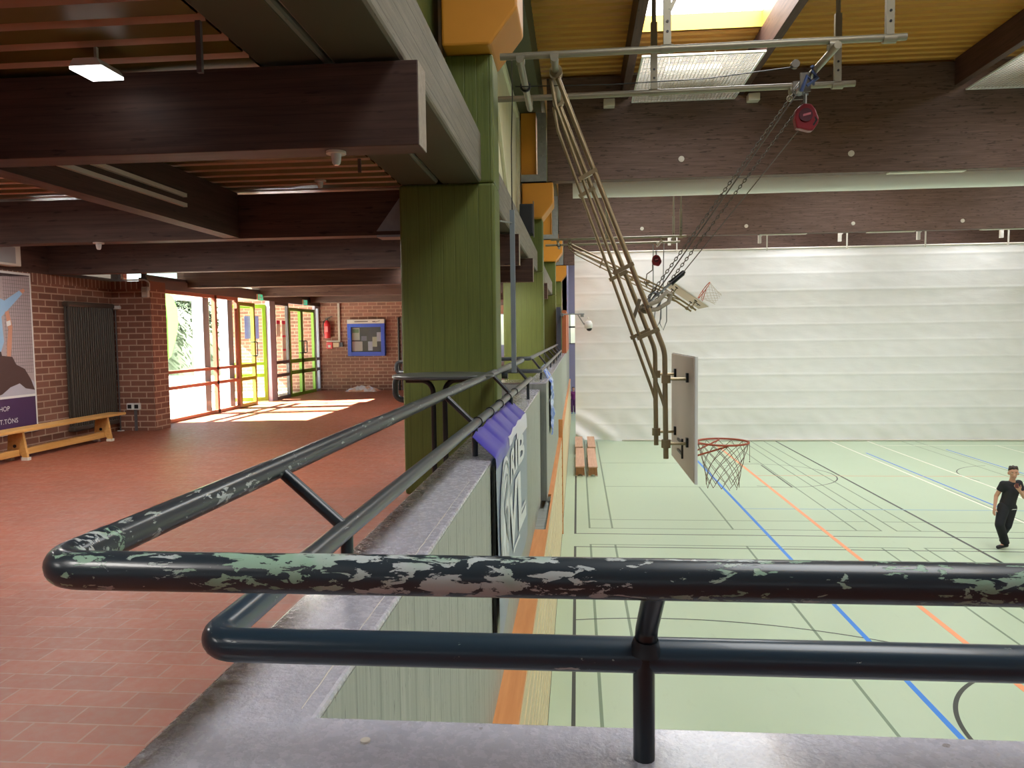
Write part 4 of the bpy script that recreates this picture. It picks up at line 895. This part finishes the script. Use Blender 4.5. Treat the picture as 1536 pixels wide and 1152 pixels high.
pp([(8.25, 3.52), (8.45, 3.80), (8.62, 3.98), (8.80, 3.96), (8.86, 3.86), (9.0, 3.80), (9.1, 3.66), (9.16, 3.52), (9.0, 3.55), (8.9, 3.62), (8.74, 3.58), (8.6, 3.5), (8.5, 3.42+.06), (8.3, 3.48)], SHD, 'photo_leg', .004)
pp([(8.50+.08*math.cos(a*PI/8), 4.66+.075*math.sin(a*PI/8)) for a in range(16)], pc('ball', hexc(120, 150, 156)), 'photo_ball', .0042)
text_mesh('HOP', .085, 'lettering', WHITE, lambda a, b, c: (PX+.003, 8.535+a, 3.29+b), t, 0); text_mesh('T.TÖNS', .085, 'lettering', WHITE, lambda a, b, c: (PX+.003, 8.535+a*1.03, 3.13+b), t, 0)
# sockets, alarm box
t = thing('wall_sockets', 'double dark wall sockets with a cable duct low on the brick pillar', 'socket', (-6.85, 10.93, 3.1))
for x in (-6.93, -6.82): s_ = MB().box(x, x+.10, 10.90, 10.949, 3.08, 3.18).build('socket', WHITE, t, .006); MB().box(x+.02, x+.08, 10.895, 10.9, 3.10, 3.16).build('insert', BLACKM, s_)
MB().box(-6.83, -6.79, 10.93, 10.949, G, 3.08).build('cable_duct', GREY, t)
t = thing('alarm_box', 'small white alarm box high on the corner of the brick pillar', 'alarm', (-6.5, 10.9, 4.85)); MB().box(-6.60, -6.50, 10.885, 10.947, 4.80, 4.96).build('housing', WHITE, t, .01); MB().box(-6.585, -6.525, 10.88, 10.885, 4.88, 4.94).build('plate', OFFWHITE, t)
rope('white_conduit', fillet([(-6.49, 10.92, 4.9), (-6.485, 10.92, 5.03), (-6.56, 10.92, 5.065), (-6.9, 10.92, 5.065), (-7.0, 10.93, 5.4)], .05), .012, WHITE, 'white conduit from the alarm box over the top of the brick pillar', 'conduit')
t = thing('wall_speaker', 'pale grey box fixed high on the left wall beneath the timber beams', 'box', (-7.05, 8.6, 5.1)); MB().box(-7.11, -6.96, 8.25, 8.9, 5.09, 5.35).build('housing', OFFWHITE, t, .01); MB().box(-6.96, -6.953, 8.29, 8.8, 5.12, 5.32).build('grille', plain('grille_grey', hexc(150, 150, 152), .6), t)
# ceiling lamp, detectors, rods
def lamp(x, y, l, label, s_=None, wd=.15):
    t = thing('ceiling_lamp', label, 'lamp', (x, y, CEIL_G), 'gallery ceiling lamps')
    z = 5.35
    MB().prism([(x-wd*.36, z+.045), (x+wd*.36, z+.045), (x+wd/2, z+.012), (x-wd/2, z+.012)], lambda a, b, c: (a, c, b), y, y+l).build('housing', WHITE, t)
    MB().box(x-.006, x+.006, y+l*.45, y+l*.55, z+.045, CEIL_G).build('stem', OFFWHITE, t)
    MB().box(x-wd/2, x+wd/2, y+.004, y+l-.004, z, z+.012).build('diffuser', FILL_L if l > 1 else FILL_M if l > .5 else LAMPS, t)
lamp(-2.155, 3.20, .17, 'small bright wedge shaped ceiling lamp before the nearest timber beam')
lamp(-2.155, -.6, 1.2, 'added fill lamp over the gallery behind the camera', wd=.3); lamp(-4.8, -.6, 1.2, 'added fill lamp near the left wall behind the camera', wd=.3);  # unseen lamps added behind the camera to light the near floor
for lx, ly, lb in ((-5.6, 3.85, 'near the left wall in the first timber bay'), (-3.9, 3.85, 'beside the lengthways beam in the first timber bay'), (-5.4, 7.4, 'near the left wall in the second timber bay'), (-3.0, 7.4, 'over the middle of the second timber bay'), (-2.6, 12.4, 'hidden behind the first green column'), (-1.95, 13.9, 'close before the second green column')): lamp(lx, ly, .62, 'added square fill lamp '+lb, wd=.4)  # unseen lamps added to brighten the gallery and second column
def detector(x, y, z, label):
    t = thing('smoke_detector', label, 'detector', (x, y, z), 'detectors on the timber beams'); MB().tube([(x, y, z), (x, y, z-.012)], .048, 16).build('base', OFFWHITE, t); MB().tube([(x, y, z-.012), (x, y, z-.03), (x, y, z-.055), (x, y, z-.065)], [.026, .024, .02, .012], 14).build('sensor', plain('pale_glass', hexc(200, 204, 204), .2), t)
detector(-1.16, 3.60, 5.05, 'small pale sensor under the nearest timber beam'); detector(-2.14, 6.2, CEIL_G, 'small pale sensor on the ceiling before the second timber beam'); detector(-4.38, 6.58, 5.05, 'small pale sensor under the second timber beam at left')
for x, y, l in ((-1.56, 3.06, .31), (-1.6, 5.5, .2)): o = MB().box(x-.011, x+.011, y, y+.02, CEIL_G-l+.1, CEIL_G).build('hanging_rod', GREY); tag(o, 'thin dark rod hanging from the ochre ceiling %s' % ('before the nearest timber beam' if y < 4 else 'before the second timber beam'), 'rod', 'hanging rods')
# fire point and notice case on the back wall (y = BACKY)
W = BACKY
t = thing('fire_extinguisher', 'red fire extinguisher hung on the brick wall right of the green doors', 'extinguisher', (-6.57, W-.08, 4.2))
X = -6.57; MB().tube([(X, W-.1, 4.14), (X, W-.1, 4.16), (X, W-.1, 4.52), (X, W-.1, 4.58), (X, W-.1, 4.61)], [.07, .08, .08, .05, .025], 16).build('cylinder', FIRE, t)
MB().box(X-.02, X+.02, W-.12, W-.08, 4.61, 4.66).bar((X, W-.1, 4.66), (X+.14, W-.1, 4.71), .02, .02).bar((X, W-.1, 4.64), (X-.06, W-.1, 4.66), .02, .02).build('valve', BLACKM, t)
MB().tube([(X-.02, W-.1, 4.63), (X-.11, W-.1, 4.58), (X-.12, W-.1, 4.4), (X-.09, W-.1, 4.2)], .012, 8).build('hose', BLACKM, t); MB().box(X-.05, X+.05, W-.025, W-.002, 4.3, 4.5).build('wall_bracket', BLACKM, t)
MB().box(X-.04, X+.04, W-.185, W-.178, 4.3, 4.45).build('instruction_label', plain('label_pink', hexc(224, 130, 130), .5), t)
t = thing('cable_duct', 'white vertical cable duct between the fire extinguisher and the blue notice case', 'duct', (-6.27, W-.03, 4.1)); MB().box(-6.30, -6.245, W-.05, W-.003, 4.06, 5.05).box(-6.62, -6.25, W-.05, W-.003, 4.04, 4.075).build('trunking', OFFWHITE, t)
t = thing('fire_alarm', 'red and cream fire alarm buttons under the white cable duct', 'alarm', (-6.45, W-.05, 3.9)); MB().box(-6.62, -6.46, W-.06, W-.003, 3.86, 4.03).build('call_point', FIRE, t, .01); MB().box(-6.575, -6.505, W-.066, W-.06, 3.89, 3.96).build('window', PAPER, t)
MB().box(-6.44, -6.28, W-.06, W-.003, 3.90, 4.02).build('buzzer', plain('cream_box', hexc(226, 196, 160), .5), t, .008); MB().box(-6.27, -6.18, W-.05, W-.003, 3.91, 4.02).build('socket_box', DARKBOX, t)
t = thing('notice_case', 'blue framed glass notice case with a white header on the brick wall', 'notice board', (-5.55, W-.05, 3.7))
a, b, z0, z1 = -6.03, -5.03, 3.66, 4.62
MB().box(a+.03, b-.03, W-.03, W-.003, z0+.03, z1-.1).build('back_panel', BACKING, t)
fr = MB().box(a, a+.10, W-.11, W-.003, z0, z1-.11).box(b-.10, b, W-.11, W-.003, z0, z1-.11).box(a+.1, b-.1, W-.11, W-.003, z0, z0+.11).box(a+.1, b-.1, W-.11, W-.003, z1-.2, z1-.11); fr.build('frame', BLUEF, t, .006)
h = MB().box(a, b, W-.112, W-.003, z1-.11, z1).build('header', WHITE, t); MB().box(a+.2, a+.56, W-.1145, W-.112, z1-.07, z1-.045).box(a+.68, a+.76, W-.1145, W-.112, z1-.075, z1-.05).bar((a+.76, W-.113, z1-.075), (a+.88, W-.113, z1-.04), .002, .015).build('header_mark', GREY, h)
MB().ball((a+.04, W-.112, 4.12), .014, 8, 6).build('lock', GALV, t); MB().box(a+.09, b-.09, W-.085, W-.081, z0+.1, z1-.19).build('pane', CASEGLASS, t)
for k, (u0, u1, v0, v1, c, lb) in enumerate([(.10, .31, .42, .74, hexc(214, 218, 206), 'sheet with a green heading, top left in the blue notice case'), (.09, .38, .13, .38, hexc(228, 216, 210), 'wide pale notice, bottom left in the blue notice case'), (.53, .65, .14, .38, hexc(210, 212, 222), 'narrow grey notice low in the blue notice case'), (.65, .77, .24, .50, hexc(216, 218, 186), 'pale yellow notice right of centre in the blue notice case'), (.77, .88, .38, .62, hexc(224, 222, 226), 'small white notice, upper right in the blue notice case'), (.35, .50, .40, .52, hexc(160, 158, 176), 'violet grey notice in the middle of the blue notice case')]):
    o = MB().box(a+u0, a+u1, W-.036, W-.031, z0+v0, z0+v1).build('notice_sheet', plain('sheet', c, .7, var=.04, scale=20)); tag(o, lb, 'paper', 'notices in the case')
    if k == 0: MB().box(a+u0+.02, a+u1-.02, W-.0375, W-.036, z0+v1-.13, z0+v1-.03).build('green_heading', plain('sheet_green', hexc(120, 160, 122), .7), o)
t = thing('cloth_heap', 'crumpled pale cloth or foil heap on the tiles at the back wall', 'cloth', (-5.55, W-.35, G))
CLM = (lambda k: (k.col(k.mix(k.ramp(k.noise(k.coord(), 5, 3, .5, .6), .42, .55), hexc(214, 208, 218), hexc(222, 168, 140))), k.rough(.6), k.m)[2])(N('heap_cloth'))
MB().grid(lambda p, q: (-6.0+.85*p+.05*noise.noise((p*6, q*6, 1)), W-.6+.5*q+.05*noise.noise((p*6, q*5, 4)), G+.004+max(0, (math.sin(PI*p)**.6)*(math.sin(PI*q)**.7)*(.11+.09*noise.noise((p*7, q*7, 2))+.05*noise.noise((p*15, q*13, 2))))), 36, 24).build('cloth', CLM, t)
t = thing('wall_pipe', 'twin dark vertical pipes on the brick wall just left of the first green column', 'pipe', (-4.6, W-.06, G)); MB().tube([(-4.67, W-.05, G), (-4.67, W-.05, 4.66)], .028, 10).build('pipe', BLACKM, t); MB().tube([(-4.58, W-.05, G), (-4.58, W-.05, 4.66)], .022, 10).build('pipe', GREY, t)
# exit signs and papers on the doors
for y, lb in ((15.55, 'small green exit sign above the open doorway'), (18.2, 'small green exit sign above the closed lime green double doors')):
    t = thing('exit_sign', lb, 'sign', (GLX+.12, y, 5.0), 'exit signs'); MB().box(GLX+.06, GLX+.10, y-.13, y+.13, 4.96, 5.10).build('housing', OFFWHITE, t, .005)
    MB().box(GLX+.10, GLX+.104, y-.12, y+.12, 4.97, 5.09).build('lit_face', EXITM, t)
    q = MB().box(GLX+.104, GLX+.106, y-.08, y-.03, 4.985, 5.075).box(GLX+.104, GLX+.106, y+.02, y+.07, 5.02, 5.035); q.prism([(.06, 0), (.09, .022), (.06, .044)], lambda a_, b_, c: (GLX+c, y+a_+.0, 5.005+b_), .104, .106).build('pictogram', WHITE, t)
PINK = plain('paper_pink', hexc(226, 60, 110), .6)
def sign(y, z0, z1, wd, label, tops):
    o = MB().box(GLX+.008, GLX+.011, y-wd/2, y+wd/2, z0, z1).build('paper_notice', PAPER); tag(o, label, 'paper', 'paper notices on the entrance glass')
    for a_, b_ in tops: MB().box(GLX+.011, GLX+.0125, y-wd/2, y+wd/2, a_, b_).build('pink_heading', PINK, o)
sign(16.66, 4.20, 4.56, .2, 'short paper notice on the grey framed glass between the doors', [(4.48, 4.56)]); sign(16.98, 3.55, 4.56, .2, 'long strip of paper notices on the grey framed glass between the doors', [(4.48, 4.56), (4.18, 4.22), (3.86, 3.90)])
def leafsign(u0, u1, z0, z1, label, c):
    mb = MB(); mb.prism([(u0, z0), (u1, z0), (u1, z1), (u0, z1)], fn, -.011, -.006); o = mb.build('paper_notice', c); tag(o, label, 'paper', 'paper notices on the entrance glass')
leafsign(.15, .45, 4.15, 4.65, 'blue notice on the open lime green door leaf', plain('paper_blue', hexc(120, 120, 190), .6)); leafsign(.5, .68, 4.3, 4.62, 'white and pink notice on the open lime green door leaf', PAPER)
# green feather flag outside
t = thing('feather_flag', 'bright green feather flag standing outside behind the glass at the brick pillar', 'flag', (-7.3, 13.1, G))
MB().tube([(-7.53, 13.1, G-.02), (-7.53, 13.1, 4.6), (-7.47, 13.12, 5.0)], .014, 8).build('flag_pole', GALV, t)
MB().prism([(-7.52, 3.75), (-7.52, 4.98), (-7.45, 5.02), (-7.35, 4.93), (-7.26, 4.7), (-7.26, 4.45), (-7.32, 4.15), (-7.42, 3.85)], lambda a_, b_, c: (a_, c, b_), 13.1, 13.104).build('sail', plain('flag_green', hexc(110, 214, 70), .6, var=.03), t)

# ================================================================== PEOPLE
def capsules(caps, n=14):
    mb = MB()
    for a, b, r0, r1 in caps:
        mb.tube([a, b], [r0, r1], n); mb.ball(a, r0, n, 8); mb.ball(b, r1, n, 8)
    return mb
def skinned(mb, name, m, parent, vox, smooth=6):
    o = mb.build(name, m, parent, sharp=False)
    r = o.modifiers.new('remesh', 'REMESH'); r.mode = 'VOXEL'; r.voxel_size = vox; r.use_smooth_shade = True
    s_ = o.modifiers.new('smooth', 'SMOOTH'); s_.iterations = smooth; s_.factor = .5
    return o
def hand(mb, w, d, palm_n, side, curl, S):
    """five fingers: w wrist, d hand direction, palm_n palm normal, side thumb side"""
    w = Vector(w); d = Vector(d).normalized(); n = Vector(palm_n); n = (n-d*n.dot(d)).normalized(); sd = d.cross(n)*side
    pc_ = w+d*.045*S
    for k in (-1, 0, 1): mb.tube([w+sd*k*.014*S, w+d*.085*S+sd*k*.024*S], [.016*S, .013*S], 8); mb.ball(tuple(w+d*.085*S+sd*k*.024*S), .0135*S, 8, 6)
    for i, (off, l) in enumerate(((.030, .066), (.010, .075), (-.010, .07), (-.029, .055))):
        p = w+d*.085*S+sd*off*S; dd = d.copy(); pts = [p]
        for j in range(3):
            dd = (dd + n*curl*(.5+.25*j)).normalized(); p = p+dd*l*S*(.45, .32, .25)[j]; pts.append(p)
        mb.tube(pts, [.0092*S, .0088*S, .008*S, .0068*S], 8); mb.ball(tuple(p), .0068*S, 8, 6)
    p = w+d*.03*S+sd*.022*S; pts = [p, p+(d*.6+sd*.8)*.035*S, p+(d*.95+sd*.75+n*.3)*.06*S]
    mb.tube(pts, [.0135*S, .0105*S, .0085*S], 8); mb.ball(tuple(pts[-1]), .0085*S, 8, 6)
def person(base, S, J, label, shirt, pants, shoe, hairc, sleeve=.55, face=(-.35, -1, -.12)):
    t = thing('person', label, 'person', base); B = Vector(base)
    P = {k: B+Vector(v)*S for k, v in J.items()}; T = lambda v: tuple(v)
    lerp = lambda a, b, k: a+(b-a)*k
    SKIN = plain('skin', hexc(206, 156, 130), .5, var=.05)
    fd = Vector(face).normalized(); rt = fd.cross(Vector((0, 0, 1))).normalized(); upv = rt.cross(fd)
    hc = P['head']; mb = MB()
    def cap(a, b, r0, r1): mb.tube([a, b], [r0*S, r1*S], 14); mb.ball(T(a), r0*S, 14, 8); mb.ball(T(b), r1*S, 14, 8)
    cap(P['pelvis'], lerp(P['pelvis'], P['chest'], .5), .115, .10); cap(lerp(P['pelvis'], P['chest'], .5), P['chest'], .10, .115); cap(P['chest'], P['neck'], .10, .055)
    cap(P['neck'], hc-upv*.06*S, .05, .048)
    for s_ in 'lr':
        cap(P['sh'+s_], lerp(P['chest'], P['neck'], .5), .055, .08); cap(P['sh'+s_], P['el'+s_], .050, .037); cap(P['el'+s_], P['wr'+s_], .037, .025)
        cap(P['hip'+s_], P['pelvis'], .085, .10); cap(P['hip'+s_], P['kn'+s_], .082, .054); cap(P['kn'+s_], P['an'+s_], .053, .035); cap(P['an'+s_], P['to'+s_], .036, .028)
    # head: skull, jaw, nose, ears, brow
    rx = .074*S
    mb.ball(T(hc+upv*.02*S), (.078*S, .088*S, .095*S), 20, 14); mb.ball(T(hc-upv*.055*S+fd*.022*S), (.056*S, .056*S, .055*S), 16, 10); mb.ball(T(hc-upv*.09*S+fd*.05*S), .022*S, 10, 8)
    mb.tube([hc+fd*.076*S+upv*.012*S, hc+fd*.098*S-upv*.028*S], [.009*S, .015*S], 10); mb.ball(T(hc+fd*.097*S-upv*.029*S), .015*S, 10, 8)
    for k in (-1, 1): mb.ball(T(hc+rt*k*.078*S-upv*.01*S), (.014*S, .022*S, .032*S), 10, 8); mb.ball(T(hc+rt*k*.03*S+fd*.07*S+upv*.028*S), .014*S, 8, 6)
    for k in (-1, 1): mb.ball(T(hc+rt*k*.01*S+fd*.078*S-upv*.058*S), (.014*S, .012*S, .007*S), 8, 6)
    hand(mb, P['wrl'], P['hal']-P['wrl'], (P['pelvis']-P['wrl']), 1, .25, S); hand(mb, P['wrr'], P['har']-P['wrr'], (P['neck']-P['wrr']), -1, .8, S)
    body = skinned(mb, 'body', SKIN, t, .0075*S, 4)
    EY = plain('eye_dark', hexc(40, 34, 32), .2); WHT = plain('eye_white', hexc(226, 222, 216), .3); LIP = plain('lips', hexc(166, 96, 88), .5)
    for k in (-1, 1):
        e = MB().ball(T(hc+rt*k*.030*S+fd*.0745*S+upv*.012*S), .0105*S, 10, 8).build('eye', WHT, body); MB().ball(T(hc+rt*k*.030*S+fd*.0805*S+upv*.012*S), .0068*S, 8, 6).build('iris', EY, body)
        MB().tube([hc+rt*k*.014*S+fd*.086*S+upv*.034*S, hc+rt*k*.048*S+fd*.073*S+upv*.036*S], .0042*S, 6).build('eyebrow', EY, body)
    MB().tube([hc-rt*.022*S+fd*.078*S-upv*.057*S, hc+fd*.088*S-upv*.055*S, hc+rt*.022*S+fd*.078*S-upv*.057*S], .0052*S, 8).build('mouth', LIP, body)
    h = MB(); h.ball(T(hc+upv*.050*S-fd*.022*S), (.083*S, .086*S, .080*S), 18, 12); h.ball(T(hc+upv*.005*S-fd*.045*S), (.076*S, .060*S, .085*S), 16, 10)
    for i in range(16): a = 2*PI*i/16; h.ball(T(hc+upv*(.085+.018*math.sin(i*2.1))*S+rt*.052*math.cos(a)*S-fd*(.012+.05*math.sin(a))*S), .030*S, 8, 6)
    skinned(h, 'hair', plain('hair', hairc, .6, scale=40, var=.3), t, .009*S, 3)
    # clothing
    c = MB()
    def cc(a, b, r0, r1): c.tube([a, b], [r0*S, r1*S], 16); c.ball(T(a), r0*S, 14, 8); c.ball(T(b), r1*S, 14, 8)
    mid = lerp(P['pelvis'], P['chest'], .45); cc(lerp(P['pelvis'], P['chest'], .12), mid, .135, .128); cc(mid, P['chest'], .128, .135); cc(P['chest'], lerp(P['chest'], P['neck'], .7), .132, .075)
    for s_ in 'lr':
        cc(P['sh'+s_], P['chest'], .072, .11); cc(P['sh'+s_], lerp(P['chest'], P['neck'], .62), .068, .078)
        e = lerp(P['sh'+s_], P['el'+s_], sleeve); c.tube([P['sh'+s_], e], [.068*S, .062*S], 14); c.ball(T(P['sh'+s_]), .07*S, 14, 8)
    skinned(c, 'tee_shirt', shirt, t, .011*S, 4)
    c = MB(); cc(P['pelvis'], lerp(P['pelvis'], P['chest'], .2), .128, .122)
    for s_ in 'lr':
        cc(P['hip'+s_], P['pelvis'], .10, .118); cc(P['hip'+s_], P['kn'+s_], .104, .082); c.tube([P['kn'+s_], lerp(P['kn'+s_], P['an'+s_], .97)], [.082*S, .074*S], 14); c.ball(T(P['kn'+s_]), .082*S, 14, 8)
    tr_ = skinned(c, 'trousers', pants, t, .011*S, 5)
    for s_ in 'lr':
        c = MB(); a, b = P['an'+s_], P['to'+s_]; d_ = (b-a).normalized(); cc(a-d_*.02*S-Vector((0, 0, .03*S)), b, .042, .036); skinned(c, 'shoe', shoe, t, .009*S, 3)
    return t, P, tr_
BLK = plain('black_cloth', hexc(34, 34, 40), .8, var=.15); BLK2 = plain('black_trousers', hexc(26, 27, 34), .8, var=.2); SHOE = plain('black_shoe', hexc(30, 30, 32), .5)
J = dict(pelvis=(.075, .02, .83), chest=(.125, .0, 1.10), neck=(.135, -.01, 1.30), head=(.135, -.04, 1.46), shl=(-.02, -.01, 1.235), shr=(.275, .03, 1.245), ell=(-.11, .05, 1.0), elr=(.335, -.05, 1.0), wrl=(-.175, -.03, .80), hal=(-.20, -.06, .70),
         wrr=(.175, -.19, 1.15), har=(.10, -.21, 1.25), hipl=(.0, .0, .80), hipr=(.15, .03, .79), knl=(-.125, -.12, .49), knr=(.06, -.02, .45), anl=(.05, -.01, .095), anr=(.11, .22, .24), tol=(-.11, -.06, .045), tor=(.07, .17, .11))
pt, PP, trs = person((8.0, 14.68, 0), 1.0, J, 'person in black tee shirt and loose black trousers, one hand raised to the chest', BLK, BLK2, SHOE, hexc(46, 34, 28))
q = MB().bar(PP['hipr']+Vector((-.05, -.112, -.02)), PP['hipr']+Vector((.04, -.108, -.015)), .004, .012).build('trouser_logo', PAPER, trs)
t_ph = MB().bar(PP['har']+Vector((0, -.02, -.04)), PP['har']+Vector((-.01, -.03, .05)), .06, .01); tag(t_ph.build('phone', plain('phone_red', hexc(120, 60, 62), .3), None, .003), 'small reddish phone held at the chest by the person in black', 'phone')
J2 = dict(pelvis=(0, 0, .9), chest=(0, 0, 1.2), neck=(0, 0, 1.4), head=(0, -.02, 1.55), shl=(-.15, 0, 1.34), shr=(.15, 0, 1.34), ell=(-.2, .02, 1.08), elr=(.2, .02, 1.08), wrl=(-.2, -.08, .86), hal=(-.2, -.1, .76), wrr=(.2, -.08, .86), har=(.2, -.1, .76),
          hipl=(-.08, 0, .86), hipr=(.08, 0, .86), knl=(-.09, -.03, .5), knr=(.1, -.02, .5), anl=(-.09, .02, .09), anr=(.1, .03, .09), tol=(-.1, -.12, .045), tor=(.11, -.11, .045))
person((-.23, 39.3, 0), .84, J2, 'small distant person in purple seen in the gap left of the white curtain', plain('purple_cloth', hexc(120, 44, 110), .8), plain('plum_trousers', hexc(90, 50, 100), .8), plain('blue_shoe', hexc(30, 110, 190), .5), hexc(50, 38, 34), .9, (.2, -1, 0))

# ================================================================== OUTDOORS BEHIND THE GLASS
def hedge(x0, x1, y0, y1, h, label, n=9000):
    t = thing('hedge', label, 'hedge', ((x0+x1)/2, (y0+y1)/2, G), 'hedges outside')
    MB().grid(lambda p, q: (x0+(x1-x0)*p, y0+(y1-y0)*(.5-.5*math.cos(PI*q))+.25*noise.noise((p*14, q*6, 1)), G-.05+h*max(0, math.sin(PI*q))**.45*(.9+.25*noise.noise((p*9, q*4, 3)))), 60, 14).build('hedge_body', HEDGE, t)
    mb = MB(); rnd = random.Random(3)
    for i in range(n):
        p = rnd.random(); q = rnd.random(); x = x0+(x1-x0)*p; y = y0+(y1-y0)*(.5-.5*math.cos(PI*q)); z = G+h*math.sin(PI*q)**.45*(.9+.25*noise.noise((p*9, q*4, 3)))+rnd.uniform(-.05, .2)
        a = Vector((rnd.uniform(-1, 1), rnd.uniform(-1, 1), rnd.uniform(-1, 1))).normalized(); b = a.cross(Vector((.3, .2, 1))).normalized(); s_ = rnd.uniform(.05, .10); c = Vector((x, y+rnd.uniform(-.15, .15), z))
        mb.add([c-a*s_, c+b*s_*.5, c+a*s_, c-b*s_*.5], [(0, 1, 2, 3)])
    o = mb.build('hedge_leaves', HEDGE, t); o['kind'] = 'stuff'
hedge(-24, -10.5, 28, 31, 3.2, 'tall green hedge outside seen through the large entrance pane')
